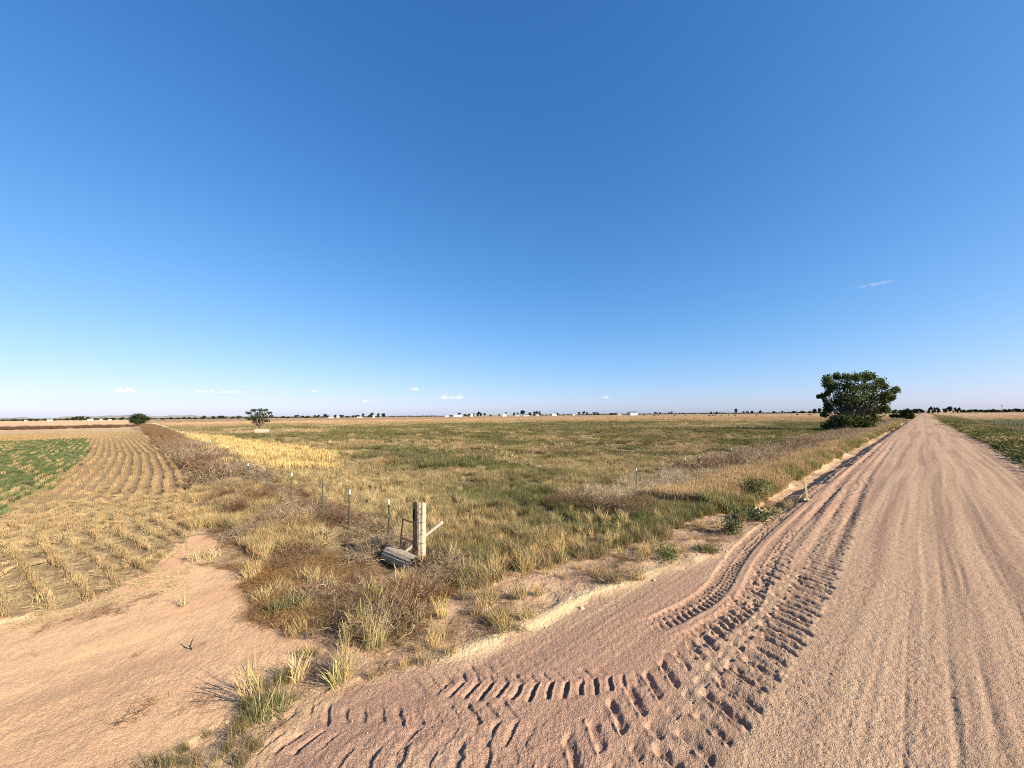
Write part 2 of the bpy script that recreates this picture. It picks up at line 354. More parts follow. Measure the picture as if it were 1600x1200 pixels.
def fine_height(x, y):
    """relief seen near the camera: tyre prints, ruts, furrows, gravel"""
    z = np.zeros(x.shape)
    d = np.hypot(x, y); near = 1 - sst(35, 60, d)
    el = edge_left(y); road = (x > el - .3) & (x < EDGE_R + .1)
    # turned-off tracks on the left half of the road
    m = (x > -3.6) & (x < -0.6) & (y > 1.5) & (y < 70)
    xs, ys = x[m], y[m]; t = xs - np.interp(ys, T1Y, T1X)
    f = 1 - sst(28, 75, ys)
    fn = f * (1 - sst(8.5, 12, ys)); ff = f * sst(4.0, 7.0, ys)
    zz = bars(ys, t - 0.36, 0.29, 0.36, -.38, 0.22, 0.058, 41) * fn + bars(ys + .11, t - 0.02, 0.10, 0.36, -.3, 0.3, 0.026, 36) * fn
    zz += bars(ys + .2, t + 0.34, 0.20, 0.36, -.75, 0.26, 0.042, 42) * fn
    zz += bars(ys, t - 0.34, 0.29, 0.19, -.32, 0.36, 0.038, 38) * ff + bars(ys + .05, t + 0.05, 0.15, 0.19, .3, 0.4, 0.030, 35) * ff + bars(ys, t + 0.38, 0.19, 0.19, .35, 0.4, 0.034, 39) * ff
    zz += bars(ys, t - 0.84, 0.24, 0.2, -.1, 0.4, 0.009, 43) * f * sst(3.5, 6, ys)
    rt_ = sst(8, 16, ys) * (1 - sst(60, 70, ys)) * (.5 + .9 * vnoise(ys * .5, ys * 0, 34))
    for tc_, w_, d_ in ((.42, .09, .03), (.02, .08, .018), (-.40, .1, .028), (-.75, .06, .012)):
        zz += -d_ * rt_ * np.exp(-((t - tc_) / w_) ** 2) + .5 * d_ * rt_ * np.exp(-((t - tc_ - 2.2 * w_) / w_) ** 2)
    z[m] += zz
    m = (x > -4.2) & (x < -1.8) & (y > 4.8) & (y < 62)
    s, t, L = polyline(x[m], y[m], T2)
    f = sst(0, 20, s) * (1 - sst(L - 1.0, L, s))
    z[m] += (lugs(s, t - 0.27, 0.20, 0.15, 0.35, 0.42, 0.036, 0.014, 44) + lugs(s, t + 0.27, 0.20, 0.15, 0.35, 0.42, 0.03, 0.010, 45)) * f
    for pts, off, half, sp, tilt, dep, sd in ((T3, .08, .16, .18, -.35, .042, 46), (T3, -.15, .10, .18, .5, .012, 45), (T4, .14, .17, .2, -.5, .022, 47), (T4, -.2, .16, .2, .5, .016, 37),
                                             (T5, .0, .24, .27, -.15, .026, 48), (T6, .0, .18, .18, .4, .009, 49)):
        m = (x > -6) & (x < -1.8) & (y > 0) & (y < 6)
        s, t, L = polyline(x[m], y[m], pts)
        f = sst(0.02, .7, s) * (1 - sst(L - 1.0, L - .1, s))
        if pts is not T3: f = f * (.25 + .85 * sst(.36, .6, fbm(x[m] * 1.6 + sd, y[m] * 1.6, 2, sd + 3)))
        z[m] += bars(s, t + off, half, sp, tilt, .34, dep, sd) * f
    # grader lines and wheel lines along the road
    m = road & (y > 1)
    xs, ys = x[m], y[m]
    xw = xs + .35 * (fbm(ys * .09, ys * 0, 2, 57) - .5)
    st = fbm(xw * 5.5, ys * 0.06, 3, 51) - .5; st2 = vnoise(xw * 16, ys * 0.16, 52) - .5
    zz = st * 0.016 + st2 * 0.006
    wob = (vnoise(ys * 0.25, ys * 0, 53) - .5) * 0.05
    for xc, w, dp in ((0.02, .035, .014), (0.30, .03, .014), (-0.34, .02, .010), (0.85, .022, .014), (1.5, .06, .012), (2.55, .08, .02), (2.9, .04, .016), (3.3, .05, .014)):
        br = .5 * sst(.3, .6, vnoise(ys * .7, xs * 0 + xc * 9, 54)) * (.4 + .9 * vnoise(ys * 5, xs * 0 + xc * 5, 58)) + .08
        zz -= dp * br * np.exp(-((xs - xc - wob) / w) ** 2)
        zz += dp * .4 * br * np.exp(-((xs - xc - wob - 2 * w) / w) ** 2)
    zz += .006 * np.sin((ys + .25 * xs) * 11.5 + 3 * vnoise(xs, ys, 59)) * sst(.52, .7, fbm(xs * .5, ys * .16, 2, 60)) * (1 - sst(18, 30, ys))
    z[m] += zz * (1 - sst(80, 200, ys))
    # furrows between the stubble rows
    m = (x < -11.5) & (x > -90) & (y < crop_limit(x)) & (y > -45)
    ph = (y[m] - row_bend(x[m])) / ROW
    z[m] += 0.035 * np.cos(ph * 2 * np.pi) * sst(11.5, 13.5, -x[m]) * (1 - sst(60, 90, -x[m]))
    # windrow of pale sand left by the grader
    m = (x > -6.5) & (x < -2.5) & (y > 1.5) & (y < 12)
    s, t, L = polyline(x[m], y[m], WINDROW)
    amp = (.4 + 1.1 * vnoise(s * 2.2, s * 0, 55)) * sst(0, 1.2, s) * (1 - sst(L - 2, L, s))
    z[m] += 0.036 * amp * np.exp(-(t / .2) ** 2)
    # gully beside the lath stake
    m = (x > -8) & (x < -2) & (y > 12) & (y < 22)
    s, t, L = polyline(x[m], y[m], [(-3.55, 18.2), (-4.3, 16.4), (-5.6, 15.2)])
    z[m] -= 0.22 * np.exp(-(t / .42) ** 2) * (0.6 + .8 * vnoise(x[m] * 2, y[m] * 2, 56)) * sst(0, .5, s + .2)
    # loose grains: the rougher the closer to the tracks
    m = d < 40
    xs, ys = x[m], y[m]
    rough = np.where(road[m], 0.0065, 0.008)
    sm = in_poly(xs, ys, SAND); rough = np.where(sm, 0.0055, rough)
    patch = .45 + 1.1 * fbm(xs * 1.1, ys * .5, 2, 61)
    ca_, sa_ = .8, .6; xr, yr = xs * ca_ - ys * sa_, xs * sa_ + ys * ca_
    g = .55 * (vnoise(xr * 22, yr * 22, 62) - .5) + 1.1 * (vnoise(xs * 52 + 3 * vnoise(xr * 7, yr * 7, 67), ys * 52, 63) - .5) + .45 * (vnoise(xr * 9, yr * 9, 64) - .5)
    dirt = (~road[m]) & (~sm)
    tr_ = np.exp(-((xs - np.interp(ys, T1Y, T1X)) / .75) ** 2) * (ys > 2) + np.exp(-((xs + 3.6) ** 2 + (ys - 2.3) ** 2) / .8)
    z[m] += tr_ * .016 * (fbm(xr * 6, yr * 6, 3, 69) - .5)
    z[m] += rough * patch * g * 1.5 + np.where(dirt, (fbm(xs * 3, ys * 3, 3, 65) - .5) * .07, 0)
    z[m] += np.where(sm, (fbm(xs * 1.2, ys * 1.2, 2, 66) - .5) * .045 + (fbm(xs * 5, ys * 7, 2, 68) - .5) * .012, 0)
    return z * 1.0

C = lambda *a: np.array(a, np.float32)
GOLDC, STRAW, OLIVE, GREENC = C(.365, .268, .135), C(.48, .365, .19), C(.165, .148, .062), C(.095, .105, .042)
TAN, GREYB, RUSSET = C(.46, .30, .165), C(.27, .195, .125), C(.20, .115, .055)

def veg_colour(x, y):
    """tint of what grows at a place"""
    d = np.hypot(x, y)
    n1 = fbm(x / 9, y / 9, 3, 71); n2 = fbm(x / 2.2, y / 2.2, 2, 72); n3 = fbm(x / 55, y / 28, 3, 73)
    g = np.clip(.52 + 1.3 * (n3 - .5) + 1.3 * (n1 - .5) + 1.5 * (n2 - .5), 0, 1)
    jx = x + (n1 - .5) * 6; jy = y + (n2 - .5) * 4
    past = sst(5.4, 6.2, y)
    blond = np.exp(-((y - 7.4) / 2.6) ** 2) * sst(8, 10, -x) * (1 - sst(33, 42, -x))
    g = np.clip(g - .75 * blond, 0, 1)
    gr = in_poly(jx * .5 + x * .5, jy * .5 + y * .5, GREEN)
    g = np.where(gr, np.clip(g + .38, 0, 1), g)
    band = np.exp(-((d - 140) / 45) ** 2) * sst(10, 40, y); g = np.clip(g + .25 * band, 0, 1)
    c = mixc(np.broadcast_to(GOLDC, x.shape + (3,)).copy(), OLIVE, sst(.25, .72, g))
    c = mixc(c, GREENC, .5 * sst(.72, 1.0, g))
    c = mixc(c, STRAW, .7 * sst(.58, .8, n2) * (1 - sst(.6, .9, g)))
    c = mixc(c, RUSSET, .45 * sst(.6, .8, fbm(x / 3.1, y / 3.1, 2, 76)))
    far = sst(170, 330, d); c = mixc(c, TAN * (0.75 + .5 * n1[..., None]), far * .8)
    gp = in_poly(x + (n2 - .5) * 3, y + (n1 - .5) * 3, GOLD)
    c = np.where(gp[..., None], C(.47, .335, .14) * (.85 + .3 * n2[..., None]), c)
    # right-hand field and verge
    rf = sst(10.5, 12.5, x)
    rc = mixc(np.broadcast_to(C(.075, .115, .04), x.shape + (3,)).copy(), OLIVE * .8, .6 * n1)
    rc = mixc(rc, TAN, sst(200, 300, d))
    c = mixc(c, rc, rf)
    rv = sst(3.5, 4.5, x) * (1 - rf); c = mixc(c, OLIVE * 1.15, .75 * rv)
    # stubble
    st = (y < crop_limit(x)) & (x < -10)
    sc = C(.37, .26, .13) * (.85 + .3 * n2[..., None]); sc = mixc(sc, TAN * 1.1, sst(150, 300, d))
    c = np.where(st[..., None], sc, c)
    return c

def ground_colour(x, y):
    d = np.hypot(x, y); el = edge_left(y)
    n = fbm(x * .8, y * .8, 3, 81); nf = fbm(x * 4, y * 4, 2, 82)
    c = np.broadcast_to(C(.40, .258, .15), x.shape + (3,)).copy()          # bare dirt
    c = mixc(c, C(.27, .17, .105), sst(.45, .68, n) * .9)
    # pasture soil under the grass
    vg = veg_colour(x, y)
    soil = mixc(np.broadcast_to(C(.135, .092, .05), x.shape + (3,)).copy(), vg * .75, .12 + .5 * sst(.45, .7, nf) + .5 * sst(30, 140, d))  # littered soil, its colour darkened further for shade between grass clumps
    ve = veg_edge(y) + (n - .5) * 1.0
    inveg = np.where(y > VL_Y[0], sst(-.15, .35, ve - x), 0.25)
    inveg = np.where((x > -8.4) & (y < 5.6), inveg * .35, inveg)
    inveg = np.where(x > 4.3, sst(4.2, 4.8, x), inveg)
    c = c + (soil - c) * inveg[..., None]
    # stubble field
    st = (y < crop_limit(x) + (n - .5) * .8) & (x < -11)
    sc = mixc(np.broadcast_to(C(.20, .132, .07), x.shape + (3,)).copy(), C(.27, .185, .095), nf)  # soil colour darkened to paint in the shadow between stubble rows
    sc = mixc(sc, vg, sst(70, 150, d))
    c = np.where(st[..., None], sc, c)
    cg = in_poly(x + (n - .5) * 4, y + (nf - .5) * 1.2, CROP)
    c = np.where(cg[..., None], mixc(c, C(.11, .16, .05), .35 + .5 * sst(40, 90, d)), c)
    # far bands on the left: a dark weedy strip, then pale stubble
    bd = np.exp(-((d - 262 + (n - .5) * 60) / 22) ** 2) * (x < -90) * (y < 3)
    c = mixc(c, C(.13, .075, .05), bd * .85)
    # sand
    nh = fbm(x * 7, y * 7, 2, 88)
    sm = in_poly(x + (nf - .5) * .6 + (nh - .5) * .35, y + (n - .5) * .5 + (nh - .5) * .3, SAND)
    sc = mixc(np.broadcast_to(C(.53, .33, .178), x.shape + (3,)).copy(), C(.47, .28, .152), sst(.3, .7, n))
    sc = mixc(sc, C(.42, .27, .15), .5 * sst(.55, .75, nh))
    c = np.where(sm[..., None], sc, c)
    mt = in_poly(x + (nf - .5) * .5, y + (n - .5) * .7, MAT)
    c = np.where(mt[..., None], mixc(c, C(.20, .115, .06), .55 + .4 * (nf - .5)), c)
    # road
    rd = (x > el + (nf - .5) * .35) & (x < EDGE_R + (nf - .5) * .3) & (y > -60)
    xw = x + .35 * (fbm(y * .09, y * 0, 2, 57) - .5)
    st = fbm(xw * 3.4, y * .05, 3, 83) * .75 + .25 * fbm(x * .7, y * .22, 3, 87); st2 = vnoise(xw * 11, y * .14, 84)
    rc = mixc(np.broadcast_to(C(.328, .217, .138), x.shape + (3,)).copy(), C(.225, .142, .095), sst(.40, .66, st) * .85)
    rc = mixc(rc, C(.39, .275, .17), .45 * sst(.55, .8, st2))
    shoulder = sst(1.2, 2.6, -x) * (.4 + .6 * sst(.4, .6, fbm(x * 1.5, y * .3, 2, 85)))
    rc = mixc(rc, C(.30, .178, .118), shoulder * .8)
    wl = np.exp(-((x - .06 - .05 * (vnoise(y * .25, y * 0, 53) - .5)) / .17) ** 4) * (.5 + .7 * vnoise(x * 6, y * .5, 79))
    rc = mixc(rc, C(.225, .150, .10), .55 * wl)
    c = np.where(rd[..., None], rc, c)
    m = (x > -6.5) & (x < -2.5) & (y > 1.5) & (y < 12)
    if m.any():
        s, t, L = polyline(x[m], y[m], WINDROW)
        w = np.exp(-((t + .02) / .26) ** 2) * sst(0, .8, s) * (1 - sst(L - 2, L, s)) * (.35 + .9 * sst(.3, .6, vnoise(s * 2.2, t * 6, 55)))
        c[m] = mixc(c[m], C(.56, .41, .22), np.clip(w, 0, 1) * .9)
    # pale sandy ditch bank
    bank = sst(13.5, 16, y) * np.exp(-((x + 4.95) / .28) ** 2) * sst(.3, .55, fbm(x * 1.2, y * .6, 2, 86))
    c = mixc(c, C(.48, .34, .19), bank * .22)
    return np.clip(c, .01, .9)

# ------------------------------------------------------------------ build the ground sheet as a polar grid, fine where it is near
AZ0 = YAW                                        # picture axis, measured from +Y towards -X
def polar_grid(az, rr, fine):
    A, R = np.meshgrid(az, rr); X = -np.sin(A) * R; Y = np.cos(A) * R
    x = X.ravel(); y = Y.ravel(); Z = base_height(x, y)
    if fine: Z = Z + fine_height(x, y)
    n, m = len(rr), len(az); i = np.arange(n - 1)[:, None] * m + np.arange(m - 1)[None, :]
    F = np.stack([i, i + m, i + m + 1, i + 1], -1).reshape(-1, 4)
    return np.stack([x, y, Z], 1), F

az = AZ0 + np.radians(np.linspace(-63, 63, 1180))
r1 = 2.6 * np.exp(np.linspace(0, math.log(48 / 2.6), 690)); r2 = 48 * np.exp(np.cumsum(np.linspace(.006, .11, 92)))
r2 = r2 * 1.0; r2[-1] = max(r2[-1], 9000)
V1, F1 = polar_grid(az[::-1], np.concatenate([r1, r2]), True)
az_b = AZ0 + np.radians(np.linspace(63, 297, 90)); rb = np.concatenate([[0.02], 2.6 * np.exp(np.linspace(0, math.log(9000 / 2.6), 60))])
V2, F2 = polar_grid(az_b[::-1], rb, False)
az_c = AZ0 + np.radians(np.linspace(-63, 63, 40)); V3, F3 = polar_grid(az_c[::-1], np.array([.02, .8, 1.7, 2.6]), False)
V = np.concatenate([V1, V2, V3]); F = np.concatenate([F1, F2 + len(V1), F3 + len(V1) + len(V2)])
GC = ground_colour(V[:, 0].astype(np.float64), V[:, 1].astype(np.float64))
fc = V[F].mean(1); fx, fy = fc[:, 0].astype(np.float64), fc[:, 1].astype(np.float64)
nn = fbm(fx * 4, fy * 4, 2, 82)
cls = np.zeros(len(F), int)
cls[(fx > edge_left(fy) + (nn - .5) * .35) & (fx < EDGE_R + (nn - .5) * .3) & (fy > -60)] = 1
cls[in_poly(fx + (nn - .5) * .35, fy, SAND) & (cls == 0)] = 2
cls[(fy < crop_limit(fx)) & (fx < -11) & (cls == 0)] = 3
def zone(name, k, mat, label):
    sel = F[cls == k]; u, inv = np.unique(sel, return_inverse=True)
    me = mesh_from(name, V[u], inv.reshape(-1, 4), [mat], True, {"Col": GC[u]})
    o = link(name, me); tag(o, label, kind="structure"); return o
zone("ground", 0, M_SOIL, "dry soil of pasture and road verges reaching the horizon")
zone("road", 1, M_GRAVEL, "straight pinkish gravel road with tyre tracks running to the horizon")
zone("sand", 2, M_SOIL, "smooth bare pinkish sand at the field entrance")
zone("crop_field", 3, M_SOIL, "harvested field soil between rows of stubble")

def height(x, y):
    x = np.atleast_1d(np.asarray(x, np.float64)); y = np.atleast_1d(np.asarray(y, np.float64))
    return base_height(x, y) + fine_height(x, y)
def gz(x, y): return float(height(x, y)[0])

# far hills on the left
hv = []; hf = []
xs_ = np.linspace(-60, 640, 120)
for i, p in enumerate(xs_):
    a = along(p, 7000); b = along(p, 9500)
    hh = 55 * math.exp(-((p - 160) / 70) ** 2) + 42 * math.exp(-((p - 275) / 75) ** 2) + 30 * math.exp(-((p - 30) / 60) ** 2) + 26 * math.exp(-((p - 430) / 120) ** 2) + 8 * math.sin(p * .07) + 6 * math.sin(p * .19 + 1)
    hh = max(hh, 2) * (1 if p < 560 else max(0, (640 - p) / 80)) + .1
    hv += [(a[0], a[1], -2), (a[0] * 1.12, a[1] * 1.12, hh * .7), (b[0], b[1], hh), (b[0] * 1.1, b[1] * 1.1, -5)]
    if i:
        for k in range(3): hf.append((4 * i - 4 + k, 4 * i + k, 4 * i + k + 1, 4 * i - 3 + k))
me = bpy.data.meshes.new("hills"); me.from_pydata(hv, [], hf); me.materials.append(M_HILL)
for p in me.polygons: p.use_smooth = True
tag(link("hills", me), "low grey-green hills along the left horizon", kind="structure")

# ------------------------------------------------------------------ vegetation: prototypes (never linked to the scene) and scattered masses
PROTO = {}
def proto(kind, V, Q, bv, mat=None, smooth=False):
    me = mesh_from("proto_" + kind, V, Q, [mat or M_VEG], smooth, {"bv": bv})
    o = bpy.data.objects.new("proto_" + kind, me)
    if kind not in PROTO:
        PROTO[kind] = bpy.data.collections.new("proto_" + kind)
    o.name = "%s_%02d" % (kind, len(PROTO[kind].objects)); PROTO[kind].objects.link(o)

def blades(n, R, h, w, lean, curve, widths=(1, .85, .55, .08), spread_pow=.5, var=.25, line=None, hue=.08, g=None):
    g = g or rng
    if line:
        px = g.uniform(-line / 2, line / 2, n); py = g.normal(0, R, n)
    else:
        r = R * g.random(n) ** spread_pow; a = g.uniform(0, 2 * np.pi, n); px, py = r * np.cos(a), r * np.sin(a)
    H = h * g.uniform(.5, 1.15, n); az_ = g.uniform(0, 2 * np.pi, n); ln = np.abs(g.normal(0, lean, n)); cv = g.uniform(0, curve, n)
    fz = g.uniform(0, 2 * np.pi, n)
    lev = np.linspace(0, 1, 4); P = []
    for k, t in enumerate(lev):
        out = H * (ln * t + cv * t * t); z = H * (t - .35 * (ln + cv) * t * t)
        cx = px + out * np.cos(az_); cy = py + out * np.sin(az_); ww = w * widths[k] * g.uniform(.7, 1.3, n) * .5
        for sgn in (-1, 1):
            P.append(np.stack([cx + sgn * ww * np.cos(fz), cy + sgn * ww * np.sin(fz), z - .01], 1))
    Vv = np.stack(P, 1).reshape(-1, 3)
    b = np.arange(n)[:, None] * 8
    Q = np.concatenate([b + np.array([[0, 1, 3, 2]]), b + np.array([[2, 3, 5, 4]]), b + np.array([[4, 5, 7, 6]])])
    br = g.uniform(1 - var, 1 + var, n)[:, None] * (1 + g.normal(0, hue, (n, 3)))
    return Vv, Q, np.repeat(np.clip(br, .2, 2), 8, 0)

def twigs(n, R, flat, w, seg=4, wob=.55, g=None, var=.3):
    """a tangle of curved dead twigs"""
    g = g or rng
    d = g.normal(0, 1, (n, 3)); d[:, 2] = np.abs(d[:, 2]) * flat + .05; d /= np.linalg.norm(d, axis=1)[:, None]
    p = g.normal(0, .38 * R, (n, 3)); p[:, 2] = np.abs(p[:, 2]) * flat * .8
    side = g.normal(0, 1, (n, 3)); L = R * g.uniform(.35, .95, n)[:, None] / seg; P = []
    for k in range(seg + 1):
        ww = w * (1 - .7 * k / seg) * .5
        s = np.cross(d, side); s /= np.linalg.norm(s, axis=1)[:, None] + 1e-6
        P += [p - s * ww, p + s * ww]
        d = d + g.normal(0, wob, (n, 3)); d[:, 2] -= .1; d /= np.linalg.norm(d, axis=1)[:, None]
        p = p + d * L; p[:, 2] = np.maximum(p[:, 2], .01)
    m = 2 * (seg + 1); Vv = np.stack(P, 1).reshape(-1, 3); b = np.arange(n)[:, None] * m
    Q = np.concatenate([b + np.array([[2 * k, 2 * k + 1, 2 * k + 3, 2 * k + 2]]) for k in range(seg)])
    br = g.uniform(1 - var, 1 + var, n)[:, None] * (1 + g.normal(0, .06, (n, 3)))
    return Vv, Q, np.repeat(br, m, 0)

def leafs(n, R, H, size, g=None, up=.4):
    """leafy herb clump"""
    g = g or rng
    c = g.normal(0, .45, (n, 3)) * R; c[:, 2] = g.random(n) ** .8 * H
    a = g.normal(0, 1, (n, 3)); a[:, 2] = a[:, 2] * .5 + up; a /= np.linalg.norm(a, axis=1)[:, None]
    b = np.cross(a, g.normal(0, 1, (n, 3))); b /= np.linalg.norm(b, axis=1)[:, None]
    s = size * g.uniform(.6, 1.3, n)[:, None]
    Vv = np.stack([c, c + a * s * .5 + b * s * .28, c + a * s, c + a * s * .5 - b * s * .28], 1).reshape(-1, 3)
    Q = np.arange(n)[:, None] * 4 + np.arange(4)[None]
    br = g.uniform(.65, 1.35, n)[:, None] * (1 + g.normal(0, .07, (n, 3)))
    return Vv, Q, np.repeat(br, 4, 0)

def join(*parts):
    Vs, Qs, Bs = [], [], []; n = 0
    for v, q, b in parts: Vs.append(v); Qs.append(q + n); Bs.append(b); n += len(v)
    return np.concatenate(Vs), np.concatenate(Qs), np.concatenate(Bs)

for k in range(4):
    proto("grass_near", *blades(85, .15, .36, .008, .30, .5, (1, .8, .55, .1), var=.5, hue=.12))
    proto("grass_mid", *blades(120, .38, .36, .02, .28, .4, (1, .85, .6, .1), var=.5, hue=.12))
    proto("grass_far", *blades(150, 2.2, .36, .06, .25, .35, (1, .9, .7, .15), .6))
    proto("tall_near", *blades(60, .12, .62, .006, .18, .3, (.8, .7, 1.5, .2), var=.5))
    proto("tall_mid", *blades(120, .5, .62, .018, .14, .25, (.8, .8, 1.4, .3)))
    proto("tumble_near", *twigs(210, .40, .75, .0065, 4, var=.5))
    proto("tumble_mid", *twigs(150, .6, .65, .02, 4))
    proto("herb_near", *join(leafs(110, .22, .24, .05), blades(20, .2, .3, .005, .3, .3)))
    proto("herb_mid", *join(leafs(130, .5, .36, .11), blades(30, .5, .4, .015, .3, .3)))
    proto("stubble_near", *blades(150, .04, .18, .0055, .13, .08, (1, .95, .9, .7), line=.55))
    proto("stubble_far", *blades(110, .06, .19, .022, .14, .1, (1, .95, .9, .6), line=2.2))
    proto("litter", *twigs(60, .3, .12, .006, 2, .25))
    proto("mat", *twigs(160, .36, .3, .006, 4, .7))
for k in range(5):
    ico = np.array([[0, 0, 1], [1, 0, 0], [0, 1, 0], [-1, 0, 0], [0, -1, 0], [0, 0, -1]], float)
    ico = ico * rng.uniform(.6, 1.15, (6, 3))
    Q = np.array([[0, 1, 2, 2], [0, 2, 3, 3], [0, 3, 4, 4], [0, 4, 1, 1], [5, 2, 1, 1], [5, 3, 2, 2], [5, 4, 3, 3], [5, 1, 4, 4]])[:, :3]
    me = mesh_from("proto_pebble", ico, Q, [M_PEB], True, {"bv": np.ones((6, 3))})
    o = bpy.data.objects.new("pebble_%02d" % k, me)
    PROTO.setdefault("pebble", bpy.data.collections.new("proto_pebble")).objects.link(o)

_groups = {}
def scatter_group(kind):
    if kind in _groups: return _groups[kind]
    ng = bpy.data.node_groups.new("scatter_" + kind, 'GeometryNodeTree')
    ng.interface.new_socket("Geometry", in_out='INPUT', socket_type='NodeSocketGeometry')
    ng.interface.new_socket("Geometry", in_out='OUTPUT', socket_type='NodeSocketGeometry')
    N = ng.nodes.new; L = ng.links.new
    gi = N("NodeGroupInput"); go = N("NodeGroupOutput"); iop = N("GeometryNodeInstanceOnPoints"); ci = N("GeometryNodeCollectionInfo")
    ci.inputs["Collection"].default_value = PROTO[kind]; ci.inputs["Separate Children"].default_value = True; ci.inputs["Reset Children"].default_value = True
    iop.inputs["Pick Instance"].default_value = True
    def attr(name, typ):
        a = N("GeometryNodeInputNamedAttribute"); a.data_type = typ; a.inputs["Name"].default_value = name; return a.outputs["Attribute"]
    L(gi.outputs[0], iop.inputs["Points"]); L(ci.outputs[0], iop.inputs["Instance"])
    L(attr("pick", 'INT'), iop.inputs["Instance Index"]); L(attr("rot", 'FLOAT_VECTOR'), iop.inputs["Rotation"]); L(attr("scl", 'FLOAT_VECTOR'), iop.inputs["Scale"])
    L(iop.outputs[0], go.inputs[0]); _groups[kind] = ng; return ng

def scatter(name, kind, x, y, scl, tint, label, z=None, rz=None, tilt=.08, parent=None):
    if kind != 'pebble':
        cl = (np.hypot(x + 8.95, y - 4.75) < .7) | (np.hypot(x + 8.2, y - 4.4) < .62)
        if cl.any():
            kp = ~cl; scl = np.asarray(scl)[kp]; tint = np.asarray(tint)[kp]; rz = None if rz is None else rz[kp]; x, y = x[kp], y[kp]
    n = len(x)
    if n == 0: return
    if z is None: z = height(x, y)
    me = bpy.data.meshes.new(name); me.vertices.add(n); me.vertices.foreach_set("co", np.stack([x, y, z], 1).astype(np.float32).ravel())
    a = me.attributes.new("pick", 'INT', 'POINT'); a.data.foreach_set("value", rng.integers(0, len(PROTO[kind].objects), n).astype(np.int32))
    a = me.attributes.new("rot", 'FLOAT_VECTOR', 'POINT')
    r = np.stack([rng.normal(0, tilt, n), rng.normal(0, tilt, n), rng.uniform(0, 6.283, n) if rz is None else rz], 1); a.data.foreach_set("vector", r.astype(np.float32).ravel())
    a = me.attributes.new("scl", 'FLOAT_VECTOR', 'POINT'); s = np.asarray(scl, np.float32)
    if s.ndim == 1: s = np.repeat(s[:, None], 3, 1)
    a.data.foreach_set("vector", s.ravel())
    a = me.attributes.new("tint", 'FLOAT_COLOR', 'POINT'); c = np.ones((n, 4), np.float32); c[:, :3] = tint; a.data.foreach_set("color", c.ravel())
    o = link(name, me, parent); mod = o.modifiers.new("scatter", 'NODES'); mod.node_group = scatter_group(kind)
    tag(o, label, kind="stuff"); return o

def sample(n, r0, r1, p=1.0, half=58.0):
    """points round the camera, uniform in azimuth; p = 1 is even density"""
    u = rng.random(n)
    r = (r0 ** (p + 1) + u * (r1 ** (p + 1) - r0 ** (p + 1))) ** (1 / (p + 1)) if p != -1 else r0 * (r1 / r0) ** u
    a = AZ0 + np.radians(rng.uniform(-half, half, n)); return -np.sin(a) * r, np.cos(a) * r

def rect(n, x0, x1, y0, y1, px=1.0, py=1.0):
    """points in a strip, denser towards its near end"""
    return x0 + (x1 - x0) * rng.random(n) ** px, y0 + (y1 - y0) * rng.random(n) ** py

def jitter(c, v=.16): return np.clip(c * rng.uniform(1 - v, 1 + v, (len(c), 1)), .01, .95)

def zones(x, y):
    d = np.hypot(x, y); n = fbm(x * .8, y * .8, 3, 81)
    el = edge_left(y)
    road = (x > el - .1) & (x < EDGE_R + .25)
    sand = in_poly(x + (n - .5) * .4, y + (n - .5) * .4, SAND)
    crop = (y < crop_limit(x) + .1) & (x < -10.5)
    mat = in_poly(x, y, MAT)
    strip = (~road) & (~sand) & (y < 3.2) & (x > -8)
    ve = veg_edge(y) + (n - .5) * 1.0
    dirt = (~road) & (y >= VL_Y[0] - .2) & (x > ve) & (x < 0) & (y < 19)
    fence = (y > crop_limit(x)) & (y < 5.6) & (x < -8.2) & (~sand)
    verge = (x < -4.95) & (x > -10.6) & (y > 12) & (~road)
    right = (x > EDGE_R + .2) & (x < 10.8)
    rfield = x >= 10.8
    corner = (~road) & (~sand) & (~dirt) & (y > 2.6) & (y < 5.7 - .5 * (x + 8.2)) & (y < 6.2) & (x > -8.3) & (x < -4)
    fence = fence | corner
    past = (~road) & (~sand) & (~crop) & (~strip) & (~dirt) & (~fence) & (x < np.where(y > 13, -4.95, 0))
    return dict(d=d, n=n, road=road, sand=sand, crop=crop, mat=mat, strip=strip, dirt=dirt, fence=fence, verge=verge, corner=corner, right=right, rfield=rfield, past=past)

# pasture grass, three distance ranges
x, y = sample(44000, 7, 34, .45); Zn = zones(x, y)
ok = (Zn['past'] | Zn['verge'] & ~Zn['dirt']); x, y = x[ok], y[ok]; Zn = zones(x, y)
den = .5 * fbm(x / 1.6, y / 1.6, 2, 91) + .5 * vnoise(x / .42, y / .42, 90); keep = rng.random(len(x)) < .06 + 1.25 * sst(.36, .62, den); x, y, den = x[keep], y[keep], den[keep]
hs = .45 + .8 * fbm(x / 2.8, y / 2.8, 2, 92)
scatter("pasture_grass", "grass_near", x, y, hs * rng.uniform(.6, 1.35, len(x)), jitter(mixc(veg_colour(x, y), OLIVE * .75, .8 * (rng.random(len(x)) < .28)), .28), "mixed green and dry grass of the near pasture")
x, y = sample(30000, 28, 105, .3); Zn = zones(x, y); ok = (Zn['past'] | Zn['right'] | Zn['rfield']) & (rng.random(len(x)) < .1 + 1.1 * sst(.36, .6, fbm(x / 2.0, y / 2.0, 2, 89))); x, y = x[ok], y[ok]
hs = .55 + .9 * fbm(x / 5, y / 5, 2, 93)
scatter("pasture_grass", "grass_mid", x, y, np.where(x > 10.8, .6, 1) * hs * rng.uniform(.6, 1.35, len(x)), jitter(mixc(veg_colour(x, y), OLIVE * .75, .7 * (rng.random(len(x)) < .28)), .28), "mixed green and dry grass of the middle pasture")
x, y = sample(10000, 95, 420, .3); Zn = zones(x, y); ok = Zn['past'] | Zn['right'] | Zn['rfield']; x, y = x[ok], y[ok]
